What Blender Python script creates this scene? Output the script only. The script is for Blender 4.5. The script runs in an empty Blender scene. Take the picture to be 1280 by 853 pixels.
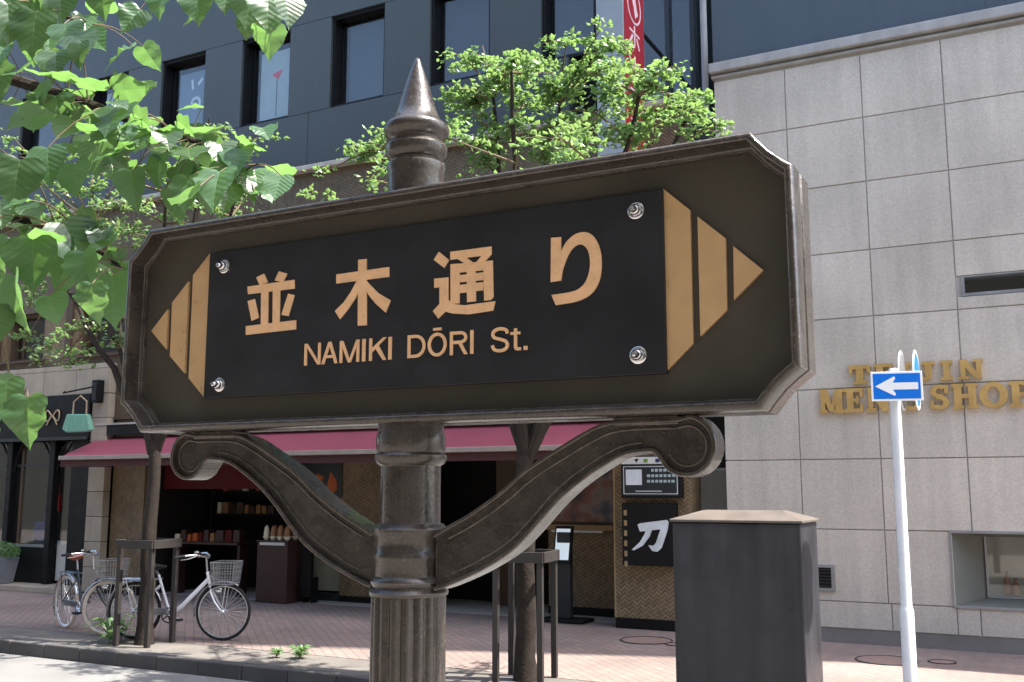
import bpy, math, random
from mathutils import Vector, Matrix
random.seed(7)
R = math.radians
S = bpy.context.scene
COL = S.collection

# ------------------------------------------------------------------ camera, sky, sun, exposure
FPX, PITCH, YAW, CAMZ = 1257.0, R(8.4), R(27.5), 1.78
cam_d = bpy.data.cameras.new('camera'); cam = bpy.data.objects.new('camera', cam_d); COL.objects.link(cam)
cam_d.sensor_width = 36; cam_d.lens = FPX / 1280 * 36; cam_d.clip_start = .05; cam_d.clip_end = 2000
cam.location = (0, 0, CAMZ); cam.rotation_euler = (math.pi / 2 + PITCH, 0, YAW)
S.camera = cam

SUN_EL, SUN_AZ = R(62), R(17.5)          # azimuth measured from +X (right) towards +Y (behind the facades)
sun_dir = Vector((math.cos(SUN_EL) * math.cos(SUN_AZ), math.cos(SUN_EL) * math.sin(SUN_AZ), math.sin(SUN_EL)))
W = bpy.data.worlds.new('World'); S.world = W; W.use_nodes = True
wn = W.node_tree.nodes; wl = W.node_tree.links
bg = wn['Background']; bg.inputs['Strength'].default_value = .15
sky = wn.new('ShaderNodeTexSky'); sky.sky_type = 'NISHITA'; sky.sun_disc = False
sky.sun_elevation = SUN_EL; sky.sun_rotation = math.atan2(sun_dir.x, sun_dir.y)
sky.air_density = 1.0; sky.dust_density = 3.0; sky.ozone_density = 1.0
wl.new(sky.outputs[0], bg.inputs[0])
sd = bpy.data.lights.new('sun', 'SUN'); sd.energy = 3.8; sd.angle = R(.5); sd.color = (1, .95, .87)
sun = bpy.data.objects.new('sun', sd); COL.objects.link(sun); sun.location = (10, 5, 30)
sun.rotation_euler = sun_dir.to_track_quat('Z', 'Y').to_euler()
S.view_settings.view_transform = 'Standard'; S.view_settings.look = 'None'
S.view_settings.gamma = 1; S.view_settings.use_curve_mapping = False
S.view_settings.exposure = 2.05
S.render.engine = 'CYCLES'; S.cycles.use_denoising = True
S.cycles.max_bounces = 8; S.cycles.transparent_max_bounces = 12
S.cycles.sample_clamp_indirect = 6

# ------------------------------------------------------------------ measuring helpers (surveyed positions)
def ray(px, py):
    x = (px - 640) / FPX; y = (426.5 - py) / FPX
    up = y * math.cos(PITCH) + math.sin(PITCH); fw = math.cos(PITCH) - y * math.sin(PITCH)
    return Vector((x * math.cos(YAW) - fw * math.sin(YAW), x * math.sin(YAW) + fw * math.cos(YAW), up))
def at(px, py, Y):
    d = ray(px, py); t = Y / d.y
    return Vector((d.x * t, Y, CAMZ + d.z * t))
def xz(px, py, Y):
    p = at(px, py, Y); return (p.x, p.z)
def dep(px, py, D):
    d = ray(px, py); return Vector((0, 0, CAMZ)) + d * D
def gd(px, py, z=0):
    d = ray(px, py); t = (z - CAMZ) / d.z
    return Vector((d.x * t, d.y * t, z))

# ------------------------------------------------------------------ materials
def lin(c):
    return tuple(((v / 255) / 12.92 if v / 255 <= .04045 else ((v / 255 + .055) / 1.055) ** 2.4) for v in c) + (1,)
MATS = {}
def mat(name, col, rough=.6, metal=0., var=.15, scale=6., bump=0., bscale=80., spec=.4, rnd=0., streak=0., fine=.0, coat=0., wear=0.):
    """col = sRGB-coded base colour; var = large cloudy wear, fine = small speckle, streak = vertical rain marks, rnd = change from piece to piece"""
    m = bpy.data.materials.new(name); m.use_nodes = True; MATS[name] = m
    n = m.node_tree.nodes; l = m.node_tree.links; b = n['Principled BSDF']
    b.inputs['Roughness'].default_value = rough; b.inputs['Metallic'].default_value = metal
    b.inputs['Specular IOR Level'].default_value = spec; b.inputs['Coat Weight'].default_value = coat
    geo = n.new('ShaderNodeNewGeometry')
    c = lin(col)
    val = None
    def mulin(a, bsock):
        mm = n.new('ShaderNodeMath'); mm.operation = 'MULTIPLY'
        if a is None: return bsock
        l.new(a, mm.inputs[0]); l.new(bsock, mm.inputs[1]); return mm.outputs[0]
    def rng(sock, lo, hi):
        r = n.new('ShaderNodeMapRange'); l.new(sock, r.inputs[0]); r.inputs[1].default_value = .3; r.inputs[2].default_value = .7
        r.inputs[3].default_value = lo; r.inputs[4].default_value = hi; return r.outputs[0]
    if var:
        t = n.new('ShaderNodeTexNoise'); t.inputs['Scale'].default_value = scale; t.inputs['Detail'].default_value = 6
        l.new(geo.outputs['Position'], t.inputs['Vector']); val = mulin(val, rng(t.outputs[0], 1 - var, 1 + var))
        rr = rng(t.outputs[0], max(.03, rough - .12), min(1, rough + .1)); l.new(rr, b.inputs['Roughness'])
    if fine:
        t = n.new('ShaderNodeTexNoise'); t.inputs['Scale'].default_value = bscale * 1.5; t.inputs['Detail'].default_value = 3
        l.new(geo.outputs['Position'], t.inputs['Vector']); val = mulin(val, rng(t.outputs[0], 1 - fine, 1 + fine))
    if streak:
        mp = n.new('ShaderNodeMapping'); mp.inputs['Scale'].default_value = (5, 5, .35)
        t = n.new('ShaderNodeTexNoise'); t.inputs['Scale'].default_value = 1.6; t.inputs['Detail'].default_value = 5
        l.new(geo.outputs['Position'], mp.inputs[0]); l.new(mp.outputs[0], t.inputs['Vector']); val = mulin(val, rng(t.outputs[0], 1 - streak, 1 + streak * .5))
    if rnd:
        oi = n.new('ShaderNodeObjectInfo'); r = n.new('ShaderNodeMapRange'); l.new(oi.outputs['Random'], r.inputs[0])
        r.inputs[3].default_value = 1 - rnd; r.inputs[4].default_value = 1 + rnd; val = mulin(val, r.outputs[0])
    if val is None: b.inputs['Base Color'].default_value = c
    else:
        mx = n.new('ShaderNodeVectorMath'); mx.operation = 'SCALE'; mx.inputs[0].default_value = c[:3]
        l.new(val, mx.inputs['Scale']); l.new(mx.outputs[0], b.inputs['Base Color'])
        if wear:      # paint rubbed pale along the edges
            be = n.new('ShaderNodeBevel'); be.samples = 4; be.inputs['Radius'].default_value = .0028
            dp = n.new('ShaderNodeVectorMath'); dp.operation = 'DOT_PRODUCT'; l.new(be.outputs[0], dp.inputs[0]); l.new(geo.outputs['Normal'], dp.inputs[1])
            er = n.new('ShaderNodeMapRange'); l.new(dp.outputs['Value'], er.inputs[0]); er.inputs[1].default_value = .995; er.inputs[2].default_value = .90; er.inputs[3].default_value = 0; er.inputs[4].default_value = wear
            t = n.new('ShaderNodeTexNoise'); t.inputs['Scale'].default_value = 45; t.inputs['Detail'].default_value = 5; l.new(geo.outputs['Position'], t.inputs['Vector'])
            fa0 = mulin(er.outputs[0], rng(t.outputs[0], .0, 1.0))
            t2 = n.new('ShaderNodeTexNoise'); t2.inputs['Scale'].default_value = 210; t2.inputs['Detail'].default_value = 3; l.new(geo.outputs['Position'], t2.inputs['Vector'])
            sp_ = n.new('ShaderNodeMapRange'); l.new(t2.outputs[0], sp_.inputs[0]); sp_.inputs[1].default_value = .62; sp_.inputs[2].default_value = .74; sp_.inputs[3].default_value = 0; sp_.inputs[4].default_value = .55
            fm_ = n.new('ShaderNodeMath'); fm_.operation = 'MAXIMUM'; l.new(fa0, fm_.inputs[0]); l.new(mulin(sp_.outputs[0], rng(t.outputs[0], .1, 1.0)), fm_.inputs[1]); fa = fm_.outputs[0]
            wm = n.new('ShaderNodeMix'); wm.data_type = 'RGBA'; l.new(fa, wm.inputs[0]); l.new(mx.outputs[0], wm.inputs[6]); wm.inputs[7].default_value = lin((150, 140, 128)); l.new(wm.outputs[2], b.inputs['Base Color'])
    if bump:
        t = n.new('ShaderNodeTexNoise'); t.inputs['Scale'].default_value = bscale; t.inputs['Detail'].default_value = 4
        l.new(geo.outputs['Position'], t.inputs['Vector'])
        bp = n.new('ShaderNodeBump'); bp.inputs['Strength'].default_value = bump; bp.inputs['Distance'].default_value = .01
        l.new(t.outputs[0], bp.inputs['Height']); l.new(bp.outputs[0], b.inputs['Normal'])
    return m

mat('iron', (56, 51, 46), .30, 0, .25, 26, .10, 120, .5, fine=.18, coat=.2, wear=.8)
mat('iron_panel', (70, 66, 57), .48, 0, .13, 7, .03, 220, .35, fine=.06, streak=.08)
mat('plaque', (35, 36, 40), .42, 0, .14, 9, 0, 130, .4, fine=.08, streak=.10)
mat('gold_letter', (226, 184, 140), .42, 0, .08, 40, 0, 120, fine=.05)
mat('gold_stripe', (198, 164, 120), .36, .15, .08, 18, .02, 200)
mat('chrome', (220, 220, 222), .14, 1., 0)
mat('stone_panel', (192, 185, 174), .5, 0, .10, .9, .04, 36, .4, rnd=.07, streak=.10, fine=.12)
mat('stone_joint', (160, 156, 150), .9, 0, .1)
mat('stone_plinth', (120, 116, 112), .6, 0, .15, 3, 0, 80, .4, fine=.1)
mat('stone_trim', (160, 160, 158), .6, 0, .12, 4, 0, streak=.12)
mat('blue_grey_panel', (70, 82, 92), .45, 0, .05, 1.5, 0, rnd=.03, streak=.05)
mat('office_panel', (64, 70, 69), .4, 0, .07, 1.2, 0, rnd=.05, streak=.06)
mat('office_pillar', (140, 150, 158), .5, 0, .06)
mat('black_metal', (13, 13, 15), .55, 0, .1, spec=.25)
mat('dark_frame', (36, 40, 44), .4, 0, .1)
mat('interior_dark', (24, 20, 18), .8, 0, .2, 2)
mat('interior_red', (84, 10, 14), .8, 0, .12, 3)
mat('awning_cloth', (142, 66, 78), .75, 0, .08, 2.5, .05, 300)
mat('awning_trim', (150, 138, 130), .6, 0, .12, 6)
mat('awning_under', (72, 40, 40), .8, 0, .1)
mat('coping', (172, 168, 160), .7, 0, .16, 4, .1, 60, streak=.1)
mat('brown_wood', (80, 64, 48), .6, 0, .15, 4)
mat('beige_stone', (162, 150, 132), .65, 0, .1, 3, .08, 90, rnd=.06, streak=.1)
mat('white_board', (206, 206, 200), .5, 0, .05)
mat('asphalt', (112, 111, 109), .85, 0, .12, 1.5, .4, 160, .3, fine=.18)
mat('near_paving', (118, 112, 108), .85, 0, .1, 2, .2, 100)
mat('grey_strip', (100, 95, 90), .85, 0, .22, 2.2, .2, 120, fine=.12)
mat('kerb', (74, 72, 71), .8, 0, .18, 3, .2, 110, rnd=.08, fine=.1)
mat('cabinet', (47, 48, 53), .42, 0, .22, 3.5, .08, 90, .45, streak=.32, fine=.1)
mat('cabinet_top', (90, 82, 76), .7, 0, .15, 6, .1, 120)
mat('white_paint', (214, 216, 220), .3, 0, .06, 5, coat=.2)
mat('sign_blue', (8, 112, 214), .35, 0, .03)
mat('sign_white', (236, 238, 240), .4, 0, .02)
mat('galvanised', (150, 152, 154), .45, .6, .1)
mat('bark', (46, 40, 35), .9, 0, .3, 12, .7, 40, .2)
mat('twig', (96, 84, 62), .8, 0, .2, 20)
mat('guard_steel', (48, 44, 42), .6, 0, .15, 10, .1, 90)
mat('tyre', (24, 24, 26), .8, 0, .1)
mat('tyre_white', (196, 184, 166), .7, 0, .12, 12)
mat('alloy', (196, 198, 202), .3, .8, .05)
mat('bike_white', (225, 226, 230), .25, 0, .03, coat=.5)
mat('bike_dark', (30, 38, 48), .3, 0, .05, coat=.5)
mat('saddle_brown', (150, 74, 44), .55, 0, .1)
mat('saddle_black', (28, 28, 30), .6, 0, .1)
mat('banner_red', (150, 32, 48), .6, 0, .05)
mat('banner_white', (226, 200, 206), .6, 0, .05)
mat('sign_gold', (196, 162, 100), .4, .3, .12, 6)
mat('bag_green', (112, 162, 140), .55, 0, .06, 10)
mat('bow_gold', (170, 150, 120), .5, .2, .1)
mat('pot_grey', (112, 116, 122), .7, 0, .1)
mat('blind_or_backing', (164, 178, 178), .8, 0, .08, 3)
mat('blind_blue', (110, 130, 146), .8, 0, .08, 3)
mat('blind_dim', (62, 71, 76), .8, 0, .08, 3)
mat('blind_or_backing_dark', (36, 42, 42), .8, 0, .08, 3)
mat('mark_red', (220, 50, 50), .5)
mat('mark_white', (206, 212, 216), .5)
mat('poster_base', (92, 66, 66), .5, 0, .2, 3)
mat('tan', (150, 128, 92), .7, 0, .15)
mat('deep_blue', (28, 46, 110), .5)
mat('deep_red', (170, 30, 34), .5)
mat('counter_brown', (58, 34, 32), .5, 0, .12)
mat('food_tan', (150, 110, 76), .7, 0, .2, 20)
mat('food_orange', (176, 92, 44), .7, 0, .2, 20)
mat('cream', (222, 214, 192), .6, 0, .08)
mat('bottle_amber', (120, 66, 20), .15)
mat('bottle_navy', (36, 48, 84), .2)
mat('manhole', (138, 116, 108), .6, .2, .2, 14, .3, 60)
mat('weed', (96, 140, 50), .6, 0, .2, 20)
mat('granite_side', (112, 112, 104), .6, 0, .08, 3, 0, streak=.06)

def nodemat(name):
    m = bpy.data.materials.new(name); m.use_nodes = True; MATS[name] = m
    return m, m.node_tree.nodes, m.node_tree.links, m.node_tree.nodes['Principled BSDF']

def weave(name, c1, c2):
    m, n, l, b = nodemat(name)
    geo = n.new('ShaderNodeNewGeometry'); sep = n.new('ShaderNodeSeparateXYZ'); l.new(geo.outputs['Position'], sep.inputs[0])
    def M(op, a, bb=None):
        k = n.new('ShaderNodeMath'); k.operation = op
        for i, s in enumerate((a, bb)):
            if s is None: continue
            if isinstance(s, (int, float)): k.inputs[i].default_value = s
            else: l.new(s, k.inputs[i])
        return k.outputs[0]
    x = M('ADD', sep.outputs[0], sep.outputs[1])
    zig = M('PINGPONG', x, .055)
    v = M('ADD', sep.outputs[2], M('MULTIPLY', zig, 1.0))
    f = M('FRACT', M('DIVIDE', v, .055))
    line = M('LESS_THAN', f, .34)
    cell = M('FLOOR', M('DIVIDE', v, .055)); cellx = M('FLOOR', M('DIVIDE', x, .055))
    wnz = n.new('ShaderNodeTexWhiteNoise'); wnz.noise_dimensions = '2D'
    cb = n.new('ShaderNodeCombineXYZ'); l.new(cell, cb.inputs[0]); l.new(cellx, cb.inputs[1]); l.new(cb.outputs[0], wnz.inputs['Vector'])
    nz = n.new('ShaderNodeTexNoise'); nz.inputs['Scale'].default_value = 2.; nz.inputs['Detail'].default_value = 4; l.new(geo.outputs['Position'], nz.inputs['Vector'])
    mx = n.new('ShaderNodeMix'); mx.data_type = 'RGBA'; l.new(line, mx.inputs[0]); mx.inputs[6].default_value = lin(c1); mx.inputs[7].default_value = lin(c2)
    k = M('ADD', M('MULTIPLY', wnz.outputs['Value'], .45), M('ADD', M('MULTIPLY', nz.outputs[0], .7), .45))
    sc = n.new('ShaderNodeVectorMath'); sc.operation = 'SCALE'; l.new(mx.outputs[2], sc.inputs[0]); l.new(k, sc.inputs['Scale'])
    l.new(sc.outputs[0], b.inputs['Base Color']); b.inputs['Roughness'].default_value = .6
    bp = n.new('ShaderNodeBump'); bp.inputs['Strength'].default_value = .6; bp.inputs['Distance'].default_value = .01; bp.invert = True
    l.new(line, bp.inputs['Height']); l.new(bp.outputs[0], b.inputs['Normal'])
weave('weave', (126, 108, 80), (88, 72, 52))
weave('weave_dark', (96, 83, 62), (66, 55, 40))

def bricks():
    m, n, l, b = nodemat('brick_paving')
    geo = n.new('ShaderNodeNewGeometry'); mp = n.new('ShaderNodeMapping'); l.new(geo.outputs['Position'], mp.inputs[0]); mp.inputs['Rotation'].default_value = (0, 0, R(45))
    br = n.new('ShaderNodeTexBrick'); l.new(mp.outputs[0], br.inputs[0]); br.inputs['Scale'].default_value = 1
    br.inputs['Brick Width'].default_value = .21; br.inputs['Row Height'].default_value = .105; br.inputs['Mortar Size'].default_value = .008; br.inputs['Bias'].default_value = 0
    br.inputs['Color1'].default_value = lin((136, 116, 108)); br.inputs['Color2'].default_value = lin((122, 108, 102)); br.inputs['Mortar'].default_value = lin((104, 96, 92))
    nz = n.new('ShaderNodeTexNoise'); nz.inputs['Scale'].default_value = .9; nz.inputs['Detail'].default_value = 8; l.new(geo.outputs['Position'], nz.inputs['Vector'])
    r = n.new('ShaderNodeMapRange'); l.new(nz.outputs[0], r.inputs[0]); r.inputs[1].default_value = .3; r.inputs[2].default_value = .7; r.inputs[3].default_value = .75; r.inputs[4].default_value = 1.15
    sc = n.new('ShaderNodeVectorMath'); sc.operation = 'SCALE'; l.new(br.outputs[0], sc.inputs[0]); l.new(r.outputs[0], sc.inputs['Scale'])
    vo = n.new('ShaderNodeTexVoronoi'); vo.inputs['Scale'].default_value = 2.3; l.new(geo.outputs['Position'], vo.inputs['Vector'])
    gs = n.new('ShaderNodeMapRange'); l.new(vo.outputs['Distance'], gs.inputs[0]); gs.inputs[1].default_value = .05; gs.inputs[2].default_value = .09; gs.inputs[3].default_value = .72; gs.inputs[4].default_value = 1
    sc2 = n.new('ShaderNodeVectorMath'); sc2.operation = 'SCALE'; l.new(sc.outputs[0], sc2.inputs[0]); l.new(gs.outputs[0], sc2.inputs['Scale'])
    l.new(sc2.outputs[0], b.inputs['Base Color']); b.inputs['Roughness'].default_value = .75
    bp = n.new('ShaderNodeBump'); bp.inputs['Strength'].default_value = .4; bp.inputs['Distance'].default_value = .005; bp.invert = True
    l.new(br.outputs['Fac'], bp.inputs['Height']); l.new(bp.outputs[0], b.inputs['Normal'])
bricks()

def leafmat(name, base, trans, near):
    m, n, l, b = nodemat(name)
    out = n['Material Output']
    if near:
        oi = n.new('ShaderNodeObjectInfo'); rs = oi.outputs['Random']
    else:
        g = n.new('ShaderNodeNewGeometry'); rs = g.outputs['Random Per Island']
    r = n.new('ShaderNodeMapRange'); l.new(rs, r.inputs[0]); r.inputs[3].default_value = .5; r.inputs[4].default_value = 1.5
    hs = n.new('ShaderNodeHueSaturation'); hs.inputs['Color'].default_value = base + (1,); l.new(r.outputs[0], hs.inputs['Value'])
    rh = n.new('ShaderNodeMapRange'); l.new(rs, rh.inputs[0]); rh.inputs[3].default_value = .485; rh.inputs[4].default_value = .515; l.new(rh.outputs[0], hs.inputs['Hue'])
    col = hs.outputs[0]
    if near:
        tc = n.new('ShaderNodeTexCoord'); sp = n.new('ShaderNodeSeparateXYZ'); l.new(tc.outputs['Object'], sp.inputs[0])
        def M(op, a, bb=None):
            k = n.new('ShaderNodeMath'); k.operation = op
            for i, s in enumerate((a, bb)):
                if s is None: continue
                if isinstance(s, (int, float)): k.inputs[i].default_value = s
                else: l.new(s, k.inputs[i])
            return k.outputs[0]
        ax = M('ABSOLUTE', sp.outputs[0])
        v = M('SUBTRACT', sp.outputs[1], M('MULTIPLY', ax, .75))
        f = M('ABSOLUTE', M('SUBTRACT', M('FRACT', M('MULTIPLY', v, 6.5)), .5))
        vein = M('MAXIMUM', M('LESS_THAN', f, .05), M('LESS_THAN', ax, .012))
        mx = n.new('ShaderNodeMix'); mx.data_type = 'RGBA'; l.new(M('MULTIPLY', vein, .22), mx.inputs[0]); l.new(col, mx.inputs[6])
        mx.inputs[7].default_value = (.24, .34, .12, 1); col = mx.outputs[2]
        bp = n.new('ShaderNodeBump'); bp.inputs['Strength'].default_value = .35; bp.inputs['Distance'].default_value = .004
        l.new(f, bp.inputs['Height']); l.new(bp.outputs[0], b.inputs['Normal'])
    l.new(col, b.inputs['Base Color']); b.inputs['Roughness'].default_value = .38 if near else .4; b.inputs['Specular IOR Level'].default_value = 1.0 if near else .75
    tr = n.new('ShaderNodeBsdfTranslucent'); tr.inputs['Color'].default_value = trans + (1,)
    mt = n.new('ShaderNodeMixShader'); mt.inputs[0].default_value = .42
    l.new(b.outputs[0], mt.inputs[1]); l.new(tr.outputs[0], mt.inputs[2]); l.new(mt.outputs[0], out.inputs['Surface'])
leafmat('leaf_near', (.036, .088, .040), (.20, .40, .09), True)
leafmat('leaf_far', (.095, .185, .06), (.27, .43, .12), False)

def glass(name, tint, refl):
    m, n, l, b = nodemat(name)
    out = n['Material Output']; n.remove(b)
    t = n.new('ShaderNodeBsdfTransparent'); t.inputs[0].default_value = tint + (1,)
    g = n.new('ShaderNodeBsdfGlossy'); g.inputs['Roughness'].default_value = .03
    f = n.new('ShaderNodeLayerWeight'); f.inputs[0].default_value = .5
    pw_ = n.new('ShaderNodeMath'); pw_.operation = 'POWER'; l.new(f.outputs['Facing'], pw_.inputs[0]); pw_.inputs[1].default_value = 4
    ma = n.new('ShaderNodeMath'); ma.operation = 'MULTIPLY_ADD'; l.new(pw_.outputs[0], ma.inputs[0]); ma.inputs[1].default_value = .7; ma.inputs[2].default_value = refl
    mx = n.new('ShaderNodeMixShader'); l.new(ma.outputs[0], mx.inputs[0]); l.new(t.outputs[0], mx.inputs[1]); l.new(g.outputs[0], mx.inputs[2]); l.new(mx.outputs[0], out.inputs[0])
glass('glass_shop', (.95, .97, .96), .06)
glass('glass_office', (.9, .93, .94), .05)
m, n, l, b = nodemat('lit_screen'); b.inputs['Base Color'].default_value = lin((214, 226, 232)); b.inputs['Emission Color'].default_value = lin((214, 230, 240)); b.inputs['Emission Strength'].default_value = .12; b.inputs['Roughness'].default_value = .2

# ------------------------------------------------------------------ mesh helpers
ORG = {}
class MB:
    def __init__(s): s.v = []; s.f = []
    def add(s, vs, fs):
        o = len(s.v); s.v += [tuple(p) for p in vs]; s.f += [tuple(i + o for i in f) for f in fs]; return s
    def box(s, x0, x1, y0, y1, z0, z1):
        vs = [(x, y, z) for z in (z0, z1) for y in (y0, y1) for x in (x0, x1)]
        return s.add(vs, [(0, 2, 3, 1), (4, 5, 7, 6), (0, 1, 5, 4), (2, 6, 7, 3), (0, 4, 6, 2), (1, 3, 7, 5)])
    def prism(s, poly, y0, y1):
        """polygon in XZ, extruded along Y (front = y0)"""
        a = sum(poly[i][0] * poly[(i + 1) % len(poly)][1] - poly[(i + 1) % len(poly)][0] * poly[i][1] for i in range(len(poly)))
        if a < 0: poly = poly[::-1]
        k = len(poly)
        vs = [(p[0], y0, p[1]) for p in poly] + [(p[0], y1, p[1]) for p in poly]
        return s.add(vs, [tuple(range(k)), tuple(range(2 * k - 1, k - 1, -1))] + [(i, i + k, (i + 1) % k + k, (i + 1) % k) for i in range(k)])
    def lathe(s, prof, c=(0, 0, 0), seg=24, axis='Z', flute=0, fdepth=0):
        vs = []; fs = []
        for r, h in prof:
            for i in range(seg):
                a = 2 * math.pi * i / seg
                rr = r * (1 - fdepth * (1 - abs(math.cos(flute * a / 2))) ) if flute else r
                if axis == 'Z': vs.append((c[0] + rr * math.cos(a), c[1] + rr * math.sin(a), c[2] + h))
                elif axis == 'Y': vs.append((c[0] + rr * math.cos(a), c[1] + h, c[2] + rr * math.sin(a)))
                else: vs.append((c[0] + h, c[1] + rr * math.cos(a), c[2] + rr * math.sin(a)))
        for j in range(len(prof) - 1):
            for i in range(seg):
                fs.append((j * seg + i, j * seg + (i + 1) % seg, (j + 1) * seg + (i + 1) % seg, (j + 1) * seg + i))
        fs.append(tuple(range(seg))[::-1]); fs.append(tuple((len(prof) - 1) * seg + i for i in range(seg)))
        return s.add(vs, fs)
    def tube(s, pts, rad, seg=8, closed=False):
        pts = [Vector(p) for p in pts]; k = len(pts)
        if not isinstance(rad, (list, tuple)): rad = [rad] * k
        vs = []; fs = []; prev = None
        for i, p in enumerate(pts):
            a = pts[(i - 1) % k] if (closed or i > 0) else p; bb = pts[(i + 1) % k] if (closed or i < k - 1) else p
            t = (bb - a).normalized()
            if prev is None: u = t.orthogonal().normalized()
            else:
                u = prev - t * prev.dot(t); u = u.normalized() if u.length > 1e-6 else t.orthogonal().normalized()
            prev = u; w = t.cross(u)
            for j in range(seg):
                an = 2 * math.pi * j / seg; vs.append(p + (u * math.cos(an) + w * math.sin(an)) * rad[i])
        for i in range(k if closed else k - 1):
            i2 = (i + 1) % k
            for j in range(seg): fs.append((i * seg + j, i * seg + (j + 1) % seg, i2 * seg + (j + 1) % seg, i2 * seg + j))
        if not closed: fs.append(tuple(range(seg))[::-1]); fs.append(tuple((k - 1) * seg + j for j in range(seg)))
        return s.add(vs, fs)
    def torus(s, c, R0, r, seg=40, rs=8, axis='Y', wy=1.):
        pts = []
        vs = []; fs = []
        for i in range(seg):
            a = 2 * math.pi * i / seg
            for j in range(rs):
                bq = 2 * math.pi * j / rs; rr = R0 + r * math.cos(bq); h = r * math.sin(bq) * wy
                if axis == 'Y': vs.append((c[0] + rr * math.cos(a), c[1] + h, c[2] + rr * math.sin(a)))
                else: vs.append((c[0] + rr * math.cos(a), c[1] + rr * math.sin(a), c[2] + h))
        for i in range(seg):
            for j in range(rs): fs.append((i * rs + j, i * rs + (j + 1) % rs, ((i + 1) % seg) * rs + (j + 1) % rs, ((i + 1) % seg) * rs + j))
        return s.add(vs, fs)
    def ribbon(s, path, th, y0, y1, closed=False):
        """strip following a path in XZ, th thick in the plane, from y0 to y1"""
        k = len(path); P = [Vector((p[0], p[1])) for p in path]; L = []; Rr = []
        for i in range(k):
            a = P[(i - 1) % k] if closed or i > 0 else P[i]; bb = P[(i + 1) % k] if closed or i < k - 1 else P[i]
            t = (bb - a).normalized(); nn = Vector((-t.y, t.x)); L.append(P[i] + nn * th / 2); Rr.append(P[i] - nn * th / 2)
        vs = []
        for i in range(k): vs += [(L[i].x, y0, L[i].y), (Rr[i].x, y0, Rr[i].y), (Rr[i].x, y1, Rr[i].y), (L[i].x, y1, L[i].y)]
        fs = []
        for i in range(k if closed else k - 1):
            i2 = (i + 1) % k
            for j in range(4): fs.append((i * 4 + j, i2 * 4 + j, i2 * 4 + (j + 1) % 4, i * 4 + (j + 1) % 4))
        if not closed: fs += [(0, 1, 2, 3), (k * 4 - 1, k * 4 - 2, k * 4 - 3, k * 4 - 4)]
        return s.add(vs, fs)
    def xf(s, M):
        s.v = [tuple(M @ Vector(p)) for p in s.v]; return s
    def mesh(s, name, m):
        me = bpy.data.meshes.new(name); me.from_pydata(s.v, [], s.f); me.update()
        import bmesh
        bm = bmesh.new(); bm.from_mesh(me); bmesh.ops.recalc_face_normals(bm, faces=bm.faces); bm.to_mesh(me); bm.free()
        if m: me.materials.append(MATS[m])
        return me
    def build(s, name, m, parent=None, bevel=0, smooth=False, seg=2):
        if parent is not None and parent in ORG:
            o = ORG[parent]; s.v = [(p[0] - o[0], p[1] - o[1], p[2] - o[2]) for p in s.v]
        me = s.mesh(name, m); ob = bpy.data.objects.new(name, me); COL.objects.link(ob)
        if parent is not None:
            ob.parent = parent; ORG[ob] = ORG.get(parent, (0, 0, 0))
        if smooth:
            for p in me.polygons: p.use_smooth = True
            try: me.set_sharp_from_angle(angle=R(38))
            except Exception: pass
        if bevel:
            bv = ob.modifiers.new('bevel', 'BEVEL'); bv.width = bevel; bv.segments = seg; bv.limit_method = 'ANGLE'; bv.angle_limit = R(40)
        return ob
def B(*a): return MB().box(*a)
ORD = 'first second third fourth fifth sixth seventh eighth ninth tenth eleventh twelfth thirteenth fourteenth fifteenth sixteenth seventeenth eighteenth nineteenth twentieth'.split()
def tag(o, label=None, cat=None, group=None, kind=None):
    if label: o['label'] = label
    if cat: o['category'] = cat
    if group: o['group'] = group
    if kind: o['kind'] = kind
    return o
def thing(name, loc, label, cat, group=None, rz=0, local=False):
    e = bpy.data.objects.new(name, None); COL.objects.link(e); e.location = loc; e.rotation_euler = (0, 0, rz); e.empty_display_size = .2
    ORG[e] = (0, 0, 0) if local else tuple(loc)
    return tag(e, label, cat, group)
def polys(plist, y0, y1, step=.0004):
    m = MB()
    for i, p in enumerate(plist): m.prism(p, y0 + i * step, y1)
    return m
def smooth_path(P, k=4):
    out = []; n_ = len(P)
    for i in range(n_ - 1):
        p0 = P[max(0, i - 1)]; p1 = P[i]; p2 = P[i + 1]; p3 = P[min(n_ - 1, i + 2)]
        for j in range(k):
            t = j / k
            out.append(tuple(.5 * (2 * p1[d] + (p2[d] - p0[d]) * t + (2 * p0[d] - 5 * p1[d] + 4 * p2[d] - p3[d]) * t * t + (3 * p1[d] - p0[d] - 3 * p2[d] + p3[d]) * t ** 3) for d in (0, 1)))
    out.append(P[-1]); return out
def text_mesh(txt, x0, x1, zb, zcap, y0, y1):
    cu = bpy.data.curves.new('lettering', 'FONT'); cu.body = txt; cu.size = 1; cu.extrude = .01
    o = bpy.data.objects.new('lettering_tmp', cu); COL.objects.link(o)
    dg = bpy.context.evaluated_depsgraph_get(); me = bpy.data.meshes.new_from_object(o.evaluated_get(dg))
    bpy.data.objects.remove(o)
    xs = [v.co.x for v in me.vertices]; ys = [v.co.y for v in me.vertices]
    cap = .727
    mb = MB()
    vs = [(x0 + (v.co.x - min(xs)) / (max(xs) - min(xs)) * (x1 - x0), y0 if v.co.z > 0 else y1, zb + v.co.y / cap * (zcap - zb)) for v in me.vertices]
    mb.add(vs, [tuple(p.vertices) for p in me.polygons]); bpy.data.meshes.remove(me)
    return mb

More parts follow.
